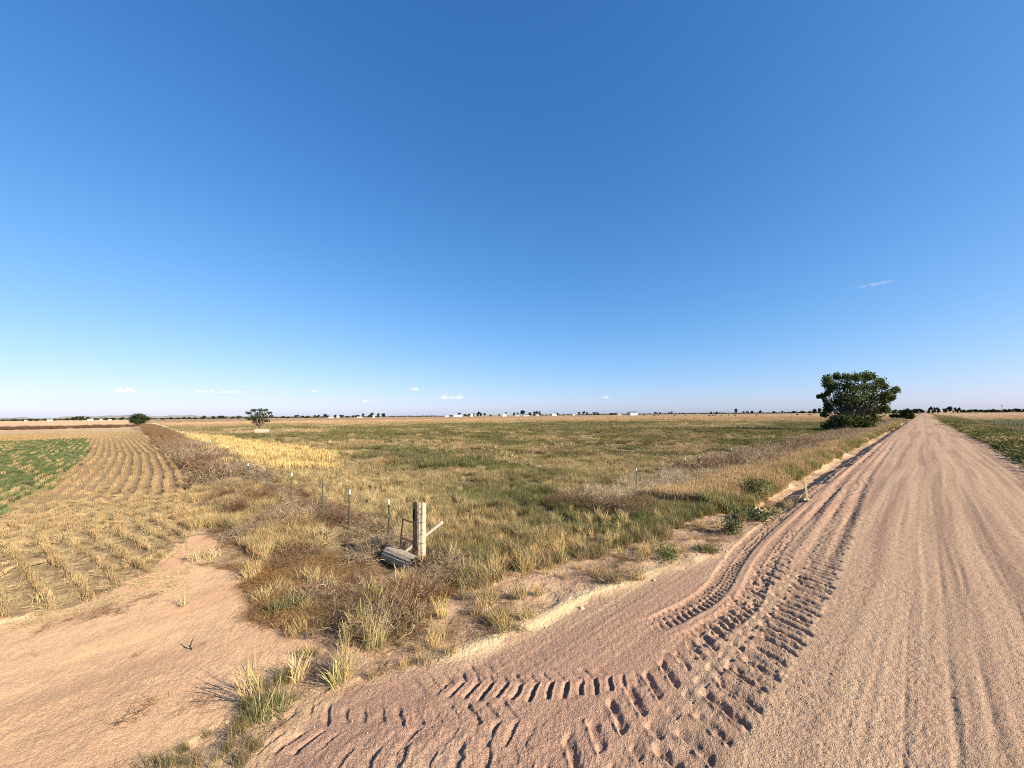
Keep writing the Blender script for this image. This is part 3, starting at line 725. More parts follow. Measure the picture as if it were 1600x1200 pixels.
hs = (.5 + .9 * fbm(x / 12, y / 12, 2, 94)) * np.where(x > 10.8, .5, 1)
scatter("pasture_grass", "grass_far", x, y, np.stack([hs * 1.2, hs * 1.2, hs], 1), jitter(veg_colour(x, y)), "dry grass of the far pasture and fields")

# tall blond grass: by the fence corner and in the bright band
x, y = sample(15000, 8, 45, .6); Zn = zones(x, y); n2 = fbm(x / 1.1, y / 1.1, 2, 95)
bl = np.exp(-((y - 7.6) / 1.9) ** 2) * sst(7, 8.5, -x) * (1 - sst(30, 40, -x)) + 1.2 * np.exp(-((x + 7.2) ** 2 + (y - 7.0) ** 2) / 3.2) + .8 * np.exp(-((x + 6.0) ** 2 + (y - 9.5) ** 2) / 4)
ok = Zn['past'] & (rng.random(len(x)) < bl * (1.4 * n2)); x, y = x[ok], y[ok]
tc = mixc(np.broadcast_to(C(.42, .30, .135), x.shape + (3,)).copy(), C(.52, .39, .19), fbm(x, y, 2, 96)); tc = mixc(tc, C(.42, .255, .095), .7 * np.exp(-((x + 7.4) ** 2 + (y - 7) ** 2) / 3))
scatter("tall_dry_grass", "tall_near", x, y, rng.uniform(.36, .72, len(x)), jitter(tc, .3), "tall golden dry grass inside the fence corner")
x, y = sample(9000, 27, 120, .4); n2 = fbm(x / 3, y / 3, 2, 97); ok = in_poly(x + (n2 - .5) * 9, y + (n2 - .5) * 5, GOLD) & (rng.random(len(x)) < .9 * sst(.2, .5, n2)); x, y = x[ok], y[ok]
scatter("tall_dry_grass", "tall_mid", x, y, rng.uniform(.75, 1.2, len(x)), jitter(np.broadcast_to(C(.53, .385, .16), (len(x), 3))), "bright band of tall straw-yellow grass behind the left fence")

# tumbleweed drifts and dead weeds along both fences
xa, ya = rect(9000, -6.0, -60, 2.0, 5.9, 2.0, 1); xb, yb = rect(5200, -11, -6.2, 11.5, 60, 1, 1.7)
x = np.concatenate([xa, xb]); y = np.concatenate([ya, yb]); Zn = zones(x, y); n2 = fbm(x / 1.6, y / 1.6, 2, 98)
w = Zn['fence'] * sst(1.8, 3.0, y) * (.04 + 1.0 * sst(.38, .6, n2)) * (1 - .7 * Zn['mat']) * (1 - .45 * Zn['corner']) + Zn['verge'] * (x < -6.8 + (n2 - .5)) * (.35 + 1.5 * sst(.3, .6, n2))
ok = (rng.random(len(x)) < w * .45) & ~Zn['sand'] & ~Zn['road']; x, y = x[ok], y[ok]
tc = mixc(np.broadcast_to(GREYB, x.shape + (3,)).copy(), C(.15, .085, .046), sst(.38, .62, fbm(x / 1.2, y / 1.2, 2, 99))); tc = mixc(tc, C(.42, .33, .21), .6 * (rng.random(len(x)) < .3))
nr = np.hypot(x, y) < 26
scatter("dead_weeds", "tumble_near", x[nr], y[nr], (.45 + .95 * rng.random(nr.sum()) ** 1.4), jitter(tc[nr], .45), "grey-brown tumbleweed tangle drifted along the near fences")
scatter("dead_weeds", "tumble_mid", x[~nr], y[~nr], rng.uniform(.8, 1.5, (~nr).sum()), jitter(tc[~nr], .35), "grey-brown tumbleweed drifts along the farther fences")
xa, ya = rect(1700, -52, -290, 1.6, 5.8, 1.2, 1); ok = ya > np.interp(-xa, [52, 90], [3.0, 1.7]) + rng.normal(0, .5, len(xa)); xa, ya = xa[ok], ya[ok]; xb, yb = rect(2400, -10.5, -6.0, 55, 260, 1, 1.4); x = np.concatenate([xa, xb]); y = np.concatenate([ya, yb])
tc = mixc(np.broadcast_to(GREYB, x.shape + (3,)).copy(), C(.20, .12, .065), sst(40, 95, -x))
scatter("dead_weeds", "tumble_mid", x, y, rng.uniform(.7, 1.6, len(x)), jitter(tc, .25), "brown weeds along the far fence lines")
# weedy berm crossing the stubble far left
x, y = sample(5000, 225, 300, 0.); ok = (x < -90) & (y < 2) & (fbm(x / 12, y / 12, 2, 101) > .42); x, y = x[ok], y[ok]
scatter("dead_weeds", "tumble_mid", x, y, rng.uniform(1.2, 2.2, len(x)), jitter(np.broadcast_to(C(.12, .07, .045), (len(x), 3))), "dark brown weedy bank crossing the far left field")

# dry tufts and weeds in front of the left fence, on the strip between sand and road, on the verges
x, y = sample(21000, 4.4, 26, .3); xa, ya = rect(5000, -9, -30, 1.0, 4.6, 1.5, 1); x = np.append(x, xa); y = np.append(y, ya); Zn = zones(x, y); n2 = fbm(x / .9, y / .9, 2, 102)
w = Zn['fence'] * (1 - sst(3.2, 4.4, y)) * sst(.47, .6, n2) * (1 - .96 * Zn['mat']) * 1.15 + Zn['corner'] * .10 + Zn['strip'] * (x < edge_left(y) - .12) * sst(.42, .58, n2) * .75 * (1 - .9 * Zn['mat']) + Zn['verge'] * (x > -7.2) * .9 * (1 - Zn['dirt']) + Zn['dirt'] * .05
ok = rng.random(len(x)) < w * .8; x, y = x[ok], y[ok]; n2 = n2[ok]; Zn = zones(x, y)
tc = mixc(np.broadcast_to(C(.42, .295, .14), x.shape + (3,)).copy(), OLIVE * 1.1, sst(.45, .7, fbm(x / .8, y / .8, 2, 103)) * np.where(Zn['verge'] | Zn['strip'], .95, .35)); tc = mixc(tc, C(.20, .145, .08), .7 * (rng.random(len(x)) < np.where(Zn['strip'], .5, .25))); tc = mixc(tc, OLIVE * .8, .6 * (Zn['strip'] & (y < 1.6)))
scatter("dry_tufts", "grass_near", x, y, rng.uniform(.45, 1.15, len(x)) * np.where(Zn['strip'], np.where(y < 1.4, .5, .65), 1), jitter(tc, .22), "dry straw tufts between the sand, the fences and the road")
x, y = rect(5200, -7.5, -4.85, 14.5, 190, 1, 1.9); x = x + rng.normal(0, .2, len(x)); x = np.minimum(x, -4.72 - .35 * fbm(y * .6, y * 0, 2, 114))
tc = mixc(np.broadcast_to(C(.42, .29, .15), x.shape + (3,)).copy(), C(.15, .16, .05), sst(.25, 1.0, (x + 6.9) / 1.9) * .75 * sst(.3, .6, fbm(x / 1.2, y / 2.5, 2, 116)))
scatter("verge_grass", "tall_mid", x, y, np.stack([np.full(len(x), .6), np.full(len(x), .6), rng.uniform(.6, 1.1, len(x)) * np.where(x > -5.3, .7, 1)], 1), jitter(tc, .2), "gold and green grass on the verge left of the road")
x, y = sample(6500, 4.6, 14, .5); Zn = zones(x, y); n2 = fbm(x / .7, y / .7, 2, 113)
ok = rng.random(len(x)) < (Zn['strip'] * (x < edge_left(y) - .15) * (y > .9) * .24 + Zn['corner'] * .12 + Zn['fence'] * (y < 3.6) * .08) * sst(.35, .65, n2) * .8 * (1 - .95 * Zn['mat']); x, y = x[ok], y[ok]
tc = mixc(np.broadcast_to(C(.50, .37, .17), x.shape + (3,)).copy(), C(.30, .26, .10), .8 * (rng.random(len(x)) < .3))
scatter("tall_stalks", "tall_near", x, y, np.stack([rng.uniform(.5, 1.1, len(x)), rng.uniform(.5, 1.1, len(x)), rng.uniform(.5, 1.1, len(x))], 1), jitter(tc, .25), "tall thin straw stalks between the sand, the log and the tracks", tilt=.12)
x, y = rect(1500, -10.8, -7.4, 13, 34, 1, 1.2); n2 = fbm(x / 1.5, y / 1.5, 2, 115); ok = rng.random(len(x)) < sst(.4, .6, n2) * .5; x, y = x[ok], y[ok]
scatter("pale_dead_weeds", "tumble_near", x, y, np.stack([rng.uniform(.7, 1.3, len(x)), rng.uniform(.7, 1.3, len(x)), rng.uniform(.9, 1.8, len(x))], 1), jitter(np.broadcast_to(C(.46, .36, .24), (len(x), 3)), .35), "pale wispy dead weeds tangled in the roadside fence", tilt=.25)
# matted brown weeds and litter
x, y = sample(26000, 6.5, 15, 1.); Zn = zones(x, y); ok = (Zn['mat'] & ~Zn['sand']) | (Zn['corner'] & (rng.random(len(x)) < .5)) | (Zn['fence'] & (x > -14) & (y < 4) & (rng.random(len(x)) < .1)); x, y = x[ok], y[ok]
tc = mixc(np.broadcast_to(C(.27, .135, .055), x.shape + (3,)).copy(), C(.25, .175, .09), fbm(x, y, 2, 104))
scatter("matted_weeds", "mat", x, y, np.stack([rng.uniform(.6, 1.1, len(x)), rng.uniform(.6, 1.1, len(x)), rng.uniform(.25, .6, len(x))], 1), jitter(tc, .25), "flattened reddish-brown dead weeds beside the sand")
x, y = sample(14000, 5, 24, .6); Zn = zones(x, y); w = Zn['dirt'] * .95 * sst(.36, .56, fbm(x, y, 2, 105)) + Zn['strip'] * .2 + Zn['crop'] * .6 + Zn['fence'] * .3 + Zn['sand'] * .012
ok = rng.random(len(x)) < w; x, y = x[ok], y[ok]
tc = mixc(np.broadcast_to(C(.17, .11, .065), x.shape + (3,)).copy(), C(.46, .36, .19), np.where(x < -11, .9, .3 * rng.random(len(x))))
scatter("plant_litter", "litter", x, y, rng.uniform(.35, .9, len(x)), jitter(tc, .25), "scattered dead stems and straw on the bare soil")
# green weeds
x, y = sample(9000, 8, 32, .4); Zn = zones(x, y); n2 = fbm(x / 1.4, y / 1.4, 2, 106)
w = Zn['verge'] * (x > -9) * sst(.5, .7, n2) * .8 + Zn['dirt'] * sst(.62, .75, n2) * .25 + Zn['past'] * in_poly(x, y, GREEN) * sst(.5, .65, n2) * .35 + Zn['strip'] * sst(.55, .7, n2) * .12
ok = rng.random(len(x)) < w; x, y = x[ok], y[ok]
scatter("green_weeds", "herb_near", x, y, rng.uniform(.5, 1.2, len(x)), jitter(np.broadcast_to(C(.085, .115, .035), (len(x), 3)), .3), "low leafy green weeds on the verge and pasture edge")
# right verge
x, y = rect(5200, 4.4, 11.3, 24, 240, 1, 1.6); n2 = fbm(x / 2, y / 3, 2, 107)
tc = mixc(np.broadcast_to(C(.12, .12, .04), x.shape + (3,)).copy(), C(.30, .23, .11), sst(.45, .7, n2)); tc = mixc(tc, GREYB, sst(8.5, 10, x) * .6)
scatter("right_verge_weeds", "herb_mid", x, y, rng.uniform(.8, 1.5, len(x)) * np.where(x < 6, 1.25, .9), jitter(tc, .25), "olive-green weeds on the verge right of the road")

# stubble rows
rx_, ry_, rr_, gr_ = [], [], [], []
for k in range(-88, 9):
    xr = -np.arange(11.4, 34, .5) + rng.uniform(-.1, .1); yr = k * ROW + row_bend(xr)
    rx_.append(xr); ry_.append(yr); rr_.append(np.arctan2(row_bend(xr + .2) - row_bend(xr - .2), .4))
x = np.concatenate(rx_); y = np.concatenate(ry_); a = np.concatenate(rr_)
mess = np.exp(-((x + 22) / 3.5) ** 2)
y = y + rng.normal(0, .02, len(x)) + mess * rng.normal(0, .10, len(x)); a = a + rng.normal(0, .04, len(x)) + mess * rng.normal(0, .3, len(x))
ok = (y < crop_limit(x)) & ~in_poly(x + (fbm(x * 2, y * 2, 2, 82) - .5) * .6, y, SAND) & (y > 0.9 * x + 2) & (rng.random(len(x)) < .97)
x, y, a = x[ok], y[ok], a[ok]
cg = in_poly(x, y, CROP); tc = mixc(np.broadcast_to(C(.42, .30, .15), x.shape + (3,)).copy(), C(.30, .21, .10), fbm(x, y, 2, 109))
tc = np.where((cg & (rng.random(len(x)) < .3))[:, None], C(.16, .20, .07), tc)
scatter("stubble", "stubble_near", x, y, np.stack([np.ones(len(x)), rng.uniform(.6, 1.5, len(x)), rng.uniform(.7, 1.05, len(x))], 1), jitter(tc, .15), "rows of cut straw stubble in the near left field", rz=a, tilt=.05)
x, y = sample(9000, 11, 30, .7); ok = (y < crop_limit(x) + .3) & (x < -11.8) & ~in_poly(x, y, SAND) & (rng.random(len(x)) < .10 + .5 * np.exp(-((x + 22) / 3.5) ** 2)); x, y = x[ok], y[ok]
scatter("stubble", "stubble_near", x, y, np.stack([rng.uniform(.3, .7, len(x)), rng.uniform(1, 4, len(x)), rng.uniform(.3, .65, len(x))], 1), jitter(mixc(np.broadcast_to(C(.40, .29, .145), x.shape + (3,)).copy(), C(.24, .17, .085), rng.random(len(x)) * .8), .2), "loose stubble and straw between the near rows", tilt=.25)
rx_, ry_, rr_ = [], [], []
for k in range(-130, 9):
    xr = -np.arange(33, 150, 2.1) + rng.uniform(-.5, .5); yr = k * ROW + row_bend(xr); rx_.append(xr); ry_.append(yr); rr_.append(np.arctan2(row_bend(xr + .5) - row_bend(xr - .5), 1.0))
x = np.concatenate(rx_); y = np.concatenate(ry_); a = np.concatenate(rr_); ok = (y < crop_limit(x)) & (y > 0.45 * x - 4) & ~(in_poly(x, y, CROP) & (rng.random(len(x)) < .55)); x, y, a = x[ok], y[ok], a[ok]
tc = np.broadcast_to(C(.345, .235, .11), x.shape + (3,)).copy()
scatter("stubble", "stubble_far", x, y, np.stack([np.ones(len(x)), rng.uniform(.6, 1.0, len(x)), rng.uniform(.75, 1.1, len(x))], 1), jitter(tc), "rows of cut straw stubble in the farther left field", rz=a, tilt=.04)
# green regrowth between the rows
x, y = sample(40000, 24, 125, .3); ok = in_poly(x + (fbm(x / 4, y / 4, 2, 110) - .5) * 5, y + (fbm(x / 2, y / 2, 2, 111) - .5) * 1.5, CROP); x, y = x[ok], y[ok]
ph = np.abs(((y - row_bend(x)) / ROW + .5) % 1 - .5); ok = (ph > .06) & (y < crop_limit(x) - .3) & (rng.random(len(x)) < .8); x, y = x[ok], y[ok]
scatter("green_regrowth", "grass_mid", x, y, np.stack([np.full(len(x), .75), np.full(len(x), .6), np.full(len(x), .6)], 1), jitter(np.broadcast_to(C(.105, .13, .052), (len(x), 3)), .3), "green regrowth between the stubble rows at far left")

# loose stones and grit on road and sand
x, y = sample(50000, 3.2, 16, .25); Zn = zones(x, y); n2 = fbm(x * 1.1, y * .5, 2, 61)
w = Zn['road'] * (.25 + 1.2 * n2) + Zn['sand'] * .35 + Zn['dirt'] * .7 + Zn['strip'] * .5; ok = rng.random(len(x)) < w; x, y = x[ok], y[ok]
s = np.minimum(.004 * np.exp(rng.normal(0, .5, len(x))), .012); tc = mixc(np.broadcast_to(C(.40, .27, .18), x.shape + (3,)).copy(), C(.56, .44, .31), rng.random(len(x)) * .6); tc = mixc(tc, C(.2, .13, .1), (rng.random(len(x)) < .15) * .7)
scatter("gravel", "pebble", x, y, s, jitter(tc, .2), "loose pinkish grit and small stones on the road and sand", tilt=2)
x, y = sample(2600, 6, 60, -.3); n2 = fbm(x / .9, y / .9, 2, 112); ok = ((np.abs(x + 4.92) < .25) & (y > 14)) | ((np.hypot(x + 4.6, y - 16.5) < 1.3) & (x < -3.8) & (n2 > .5)) | ((np.abs(x - edge_left(y) + .3) < .5) & (y < 13) & (n2 > .55)); x, y = x[ok], y[ok]
s = np.minimum(.04 * np.exp(rng.normal(0, .45, len(x))), .065)
scatter("dirt_clods", "pebble", x, y, np.stack([s, s, s * .7], 1), jitter(np.broadcast_to(C(.42, .31, .19), (len(x), 3)), .25), "pale dirt clods along the ditch bank left of the road", tilt=.6)

# ------------------------------------------------------------------ single things
def foot(px, py, z=-.4):
    for _ in range(4):
        x, y = at(px, py, z); z = gz(x, y)
    return Vector((x, y, z))
def point(px, py, dep):
    return Vector((0, 0, CAM_H)) + (fwd * FPX + rt * (px - 800) - up * (py - 600)) * (dep / FPX)
def dep3(p): return (Vector(p) - Vector((0, 0, CAM_H))).dot(fwd)

# weathered corner post with wire wraps
def rough_post(name, R, H, mat, parent, seed, nseg=28, nlev=34, square=.25, taper=.06, slant=.04):
    g = np.random.default_rng(seed); ang = np.linspace(0, 2 * np.pi, nseg, endpoint=False); Vv = []
    crack = g.normal(0, .035, nseg); crack[g.integers(0, nseg, 4)] -= .14
    for k in range(nlev):
        t = k / (nlev - 1)
        sq = 1 + square * .35 * np.cos(4 * ang + .6)
        rr = R * (1 - taper * t) * sq * (1 + crack * (1 + .5 * math.sin(9 * t)) + g.normal(0, .012, nseg))
        z = H * t + (slant * np.cos(ang + 1) + g.normal(0, .012, nseg)) * (t > .99)
        Vv.append(np.stack([rr * np.cos(ang), rr * np.sin(ang), np.full(nseg, 0.) + z - .25 * (1 - t)], 1))
    Vv = np.concatenate(Vv); Vv = np.concatenate([Vv, [[0, 0, H - .03]]]); Fq = []
    for k in range(nlev - 1):
        for j in range(nseg): Fq.append((k * nseg + j, k * nseg + (j + 1) % nseg, (k + 1) * nseg + (j + 1) % nseg, (k + 1) * nseg + j))
    Fq += [((nlev - 1) * nseg + j, (nlev - 1) * nseg + (j + 1) % nseg, len(Vv) - 1) for j in range(nseg)]
    me = bpy.data.meshes.new(name); me.from_pydata([tuple(v) for v in Vv], [], Fq); me.materials.append(mat); me.update()
    return link(name, me, parent)
p0 = foot(659, 881); dp = dep3(p0); PH = (881 - 788) / FPX * dp; PR = 6.7 / FPX * dp * .93
post = empty("corner_post", p0); tag(post, "thick weathered wooden corner post standing at the fence corner", "post")
rough_post("post_body", PR, PH, M_WOOD, post, 3)
for q, tilt_ in ((804, .10), (815, -.25), (848, .0)):
    h = (881 - q) / FPX * dp; m = MB()
    pts = [(PR * 1.1 * math.cos(a), PR * 1.1 * math.sin(a), h + tilt_ * PR * math.cos(a + .8)) for a in np.linspace(0, 2 * math.pi, 25)]
    m.tube(pts, .0045, 5, False); m.build("wire_wrap", M_RUST, post)
for (u, q) in ((-.25, 795), (.1, 828), (-.1, 834), (.2, 862)):
    h = (881 - q) / FPX * dp; m = MB(); d_ = (Vector((0, 0, 0)) - Vector((p0.x, p0.y, 0))).normalized(); s_ = Vector((-d_.y, d_.x, 0))
    c = d_ * PR * 1.0 + s_ * u * PR; m.tube([c - d_ * .03 + Vector((0, 0, h)), c + d_ * .015 + Vector((0, 0, h))], .009, 6); m.build("nail", M_RUST, post)
# black board leaning beside the post
a = foot(649, 874); b = point(653, 784.5, dep3(a) * 1.0); m = MB(); ax = (b - a); ln = ax.length
bd = empty("black_board", a); tag(bd, "narrow black board leaning against the left side of the corner post", "board")
R_ = Matrix((rt0, rt0.cross(ax.normalized()) * -1, ax.normalized())).transposed()
m.box((0, 0, ln / 2 - .1), .095, .05, ln + .2); o = m.build("plank", M_DARKWOOD, bd); o.rotation_euler = R_.to_euler()
for k in (.35, .75):
    m = MB(); m.box((0, 0, ln * k), .103, .06, .05); o = m.build("metal_strap", M_RUST, bd); o.rotation_euler = R_.to_euler()
# pale lath passing behind the post
a = foot(626, 868); a = a + Vector((0, 0, 0)); b = point(691, 816, dp + .55); st = empty("leaning_lath", a); tag(st, "thin pale wooden lath leaning behind the corner post and poking out right", "stick")
m = MB(); ax = b - a; m.tube([ax * -.02, ax * .5 + Vector((0, 0, .01)), ax], [.042, .041, .038], 8); m.build("lath", M_STICK, st)
# rusty steel frame left of the post
fr = empty("rusty_frame", foot(630, 868)); tag(fr, "rusty steel frame section standing between corner post and fallen log", "frame")
fd = dp + .05
pt = lambda u, v, k=0: point(u, v, fd + k) - fr.location
for A_, B_ in (((629.5, 811), (624.5, 858)), ((648, 818), (644, 872))):
    m = MB(); m.tube([pt(*A_), pt(*B_) - Vector((0, 0, .1))], .020, 6); m.build("upright", M_RUST, fr)
for A_, B_ in (((629.5, 811), (648, 818)), ((626.5, 840), (646, 847)), ((624.8, 857), (644.5, 870))):
    m = MB(); m.tube([pt(*A_), pt(*B_)], .018, 6); m.build("rail", M_RUST, fr)
# fallen hollow log
l0 = foot(606, 878); l1 = foot(651, 894); LR = 12.5 / FPX * dep3(l0)
lg = empty("fallen_log", (l0 + l1) / 2); lg.location.z += LR * .88; dv = (l1 - l0); dv.z = dv.z * .5 - .03; LL = dv.length
lg.rotation_euler = Matrix((dv.normalized(), Vector((0, 0, 1)).cross(dv.normalized()), dv.normalized().cross(Vector((0, 0, 1)).cross(dv.normalized())))).transposed().to_euler()
tag(lg, "short grey weathered hollow log lying at the foot of the corner post", "log")
g = np.random.default_rng(5); nsg, nlv = 40, 26; ang = np.linspace(0, 2 * np.pi, nsg, endpoint=False); crack = g.normal(0, .012, nsg); crack[g.integers(0, nsg, 6)] -= .06
jag = g.uniform(-.16, .03, nsg) * np.where(np.sin(ang) > -.2, 1, .5); Vv = []; Fq = []
for k in range(nlv):
    t = k / (nlv - 1); xx = -LL / 2 + LL * t + (jag if k == nlv - 1 else (jag * .6 if k == nlv - 2 else 0)) + (g.normal(0, .01, nsg) if k == 0 else 0)
    rr = LR * (1 - .05 * t) * (1 + crack) * (1 + .02 * math.sin(5 * t)) * (1 + g.normal(0, .006, nsg)); rr = rr * (.93 if k == 0 else 1)
    Vv.append(np.stack([np.zeros(nsg) + xx, rr * np.cos(ang), rr * np.sin(ang)], 1))
for k in range(6):   # inside of the hollow end
    t = k / 5; rr = LR * (.78 - .10 * t) * (1 + g.normal(0, .05, nsg)); Vv.append(np.stack([LL / 2 - .02 - t * LL * .6 + jag * (1 - t), rr * np.cos(ang), rr * np.sin(ang)], 1))
tot = nlv + 6
for k in range(tot - 1):
    for j in range(nsg): Fq.append((k * nsg + j, k * nsg + (j + 1) % nsg, (k + 1) * nsg + (j + 1) % nsg, (k + 1) * nsg + j))
Vv = np.concatenate(Vv); Fq.append(tuple(range(nsg))); Fq.append(tuple((tot - 1) * nsg + j for j in range(nsg)))
me = bpy.data.meshes.new("log_shell"); me.from_pydata([tuple(v) for v in Vv], [], Fq); me.materials.append(M_LOG); me.update(); link("log_shell", me, lg)
for k in range(9):
    m = MB(); a_ = random.uniform(0, 6.28); r_ = LR * .8; m.tube([(LL * .3, r_ * math.cos(a_), r_ * math.sin(a_)), (LL / 2 + random.uniform(-.02, .12), r_ * math.cos(a_) * .95, r_ * math.sin(a_) * .9)], [.02, .004], 4); m.build("splinter", M_LOG, lg)

# steel T-posts
TP = {}
def tpost_mesh(H, tip):
    key = (round(H, 2), tip)
    if key in TP: return TP[key]
    m = MB(); tl = .13 if tip else 0.0
    m.box((0, 0, (H - tl - .3) / 2), .04, .006, H - tl + .3); m.box((0, .018, (H - tl - .3) / 2), .006, .034, H - tl + .3)
    for k in range(int(H / .09)): m.box((0, -.006, .06 + k * .09), .012, .008, .03)
    s = m.build("stem", M_TPOST); res = [s]
    if tip:
        m = MB(); m.box((0, 0, H - tl / 2), .046, .012, tl); m.box((0, .018, H - tl / 2), .012, .04, tl); res.append(m.build("tip", M_TIP))
    m = MB(); m.tube([(-.03, -.012, H * .62), (0, -.02, H * .62 + .01), (.03, -.012, H * .62)], .006, 5); res.append(m.build("wire_clip", M_TIP))
    for o in res: COL.objects.unlink(o)
    TP[key] = [(o.name.split('.')[0], o.data) for o in res]; return TP[key]
def tpost(p, H, label, group=None, lean=(0, 0), tip=True, rz=0.0):
    e = empty("steel_fence_post", p); e.rotation_euler = (lean[0], lean[1], rz); tag(e, label, "fence post", group)
    for n_, d_ in tpost_mesh(H, tip): link(n_, d_, e)
    return e
def th(px_top, p): # height above the foot of a thing whose top shows at a picture row
    return max(.3, (px_top[1] and 0) or 0)
near_posts = [((608, 848), 782, True, "slim steel fence post just left of the wooden corner post", (.02, -.03)),
              ((544, 828), 766, True, "steel fence post with long white tip, second from the corner post", (0, .0)),
              ((503, 806), 754, False, "thin steel fence post in tumbleweeds, third from the corner post", (.03, .02)),
              ((454, 786), 740, True, "white-tipped steel fence post, fourth from the corner post", (0, -.03)),
              ((416, 758), 731, False, "dark steel fence post, fifth from the corner post by blond grass", (0, 0)),
              ((387, 752), 724, True, "white-tipped steel fence post beside the sandy gap, sixth from the corner post", (.05, .10))]
left_line = []
for (u, v), top, tip, lab, ln in near_posts:
    p = foot(u, v); H = max(.75, (v - top) / FPX * dep3(p)); tpost(p, H, lab, "steel posts of the left fence", ln, tip); left_line.append(p + Vector((0, 0, 0)))
xk = -31.5; k = 0
while xk > -235:
    yk = 5.2 + .3 * math.sin(xk * .07) + random.uniform(-.1, .1); z = gz(xk, yk)
    tpost(Vector((xk, yk, z)), random.uniform(1.15, 1.35), "one of the small white-tipped posts receding along the left fence", "far posts of the left fence", (random.uniform(-.06, .06), random.uniform(-.08, .08)), True)
    if k < 6: left_line.append(Vector((xk, yk, z)))
    xk -= 5.6 if xk > -80 else 4.2; k += 1
road_posts = [((1006, 768), 733, True, "white-tipped steel post at the near end of the roadside fence", (0, 0)),
              ((1043, 760), 726, False, "dark leaning steel post, second in the roadside fence", (0, -.35)),
              ((1067, 742), 718, True, "pale-tipped steel post by dry stalks, third in the roadside fence", (0, .02)),
              ((1096, 738), 713, False, "dark steel post, fourth in the roadside fence", (0, 0)),
              ((1101, 739), 716, True, "white-tipped post right beside a dark one in the roadside fence", (.03, .02)),
              ((1139, 722), 703, True, "white-tipped post with crossed stalks, sixth in the roadside fence", (0, .0)),
              ((1172, 713), 703, False, "short dark post, seventh in the roadside fence", (0, 0)),
              ((1199, 706), 694, True, "pale-tipped post, eighth in the roadside fence", (0, 0)),
              ((1224, 700), 684, False, "dark post, ninth in the roadside fence", (0, .03)),
              ((1243, 696), 683, True, "pale post, tenth in the roadside fence", (0, 0)),
              ((1258, 693), 682, False, "dark post left of a white-tipped one near the big tree", (0, 0)),
              ((1271, 690), 678, True, "last white-tipped roadside post before the big tree", (0, 0))]
road_line = []
for (u, v), top, tip, lab, ln in road_posts:
    p = foot(u, v); p.x = -9.8 + (p.x + 9.8) * .4; p.z = gz(p.x, p.y); H = min(1.5, max(1.0, (v - top) / FPX * dep3(p))); tpost(p, H, lab, "posts of the roadside fence", ln, tip, 1.57); road_line.append(p)
yk = 84
for k in range(24):
    p = Vector((10.9 + random.uniform(-.1, .1), yk, 0)); p.z = gz(p.x, p.y)
    tpost(p, 1.25, "one of the small dark posts of the fence right of the road", "posts of the right-hand fence", (random.uniform(-.05, .05), random.uniform(-.05, .05)), False, 1.57); yk += 5.0
# wire strands
def strand(name_pts, h, lab, grp):
    m = MB(); pts = []
    for a_, b_ in zip(name_pts[:-1], name_pts[1:]):
        for t in np.linspace(0, 1, 7)[:-1]:
            q = a_.lerp(b_, t); pts.append(q + Vector((0, 0, h - .06 * 4 * t * (1 - t) + random.uniform(-.01, .01))))
    pts.append(name_pts[-1] + Vector((0, 0, h)))
    m.tube(pts, .004, 4, False)
    for q in pts[::2]:
        m.tube([q + Vector((-.03, 0, -.02)), q + Vector((.03, 0, .02))], .003, 3, False); m.tube([q + Vector((0, .02, .03)), q + Vector((0, -.02, -.03))], .003, 3, False)
    o = m.build("barbed_wire", M_WIRE); tag(o, lab, "wire", grp)
ll = [p0 + Vector((0, 0, 0))] + left_line
for h, n_ in ((1.0, "top"), (.68, "middle"), (.38, "bottom")): strand(ll, h, n_ + " barbed wire strand of the fence running left from the corner post", "wires of the left fence")
for h, n_ in ((1.05, "top"), (.65, "lower")): strand(road_line, h, n_ + " barbed wire strand of the roadside fence", "wires of the roadside fence")

# survey lath beside the road
a = foot(1261.5, 782, -.1); b = point(1257, 745, dep3(a)); sk = empty("wooden_stake", a); tag(sk, "yellowish wooden survey stake standing at the left edge of the road", "stake")
ax = b - a; m = MB(); m.box((0, 0, ax.length / 2 - .1), .085, .022, ax.length + .2, None, .9); o = m.build("lath", M_STAKE, sk); zz_ = ax.normalized(); xx_ = (rt0 - zz_ * rt0.dot(zz_)).normalized(); o.rotation_euler = Matrix((xx_, zz_.cross(xx_), zz_)).transposed().to_euler()
m = MB()
for k in range(5):
    t = k * 1.3; m.box((.09 * math.cos(t), .09 * math.sin(t), .02), .09, .07, .06, Matrix.Rotation(t, 3, 'Z'), .6)
m.build("soil_collar", plain("stake_soil", (.50, .40, .27), .95, .2, 10), sk)

# concrete trough under the lone locust
def trough(px, py, w, h, dpt):
    p = foot(px, py); dirv = Vector((-p.y, p.x, 0)).normalized(); e = empty("concrete_tank", p, math.atan2(dirv.y, dirv.x)); m = MB()
    t = .14
    m.box((0, -dpt / 2 + t / 2, h / 2 - .1), w, t, h + .2); m.box((0, dpt / 2 - t / 2, h / 2 - .1), w, t, h + .2); m.box((-w / 2 + t / 2, 0, h / 2 - .102), t, dpt - 2 * t, h + .19); m.box((w / 2 - t / 2, 0, h / 2 - .102), t, dpt - 2 * t, h + .19)
    m.build("tank_wall", M_CONC, e); m = MB(); m.box((0, 0, .05), w - 2 * t, dpt - 2 * t, .1); m.build("tank_floor", M_CONC, e)
    m = MB(); m.box((-w / 2 - .5, 0, .25), .55, .7, .5, None, .7); m.build("dark_stone", M_BARK, e)
    tag(e, "low pinkish concrete tank at the foot of the lone layered tree", "tank")

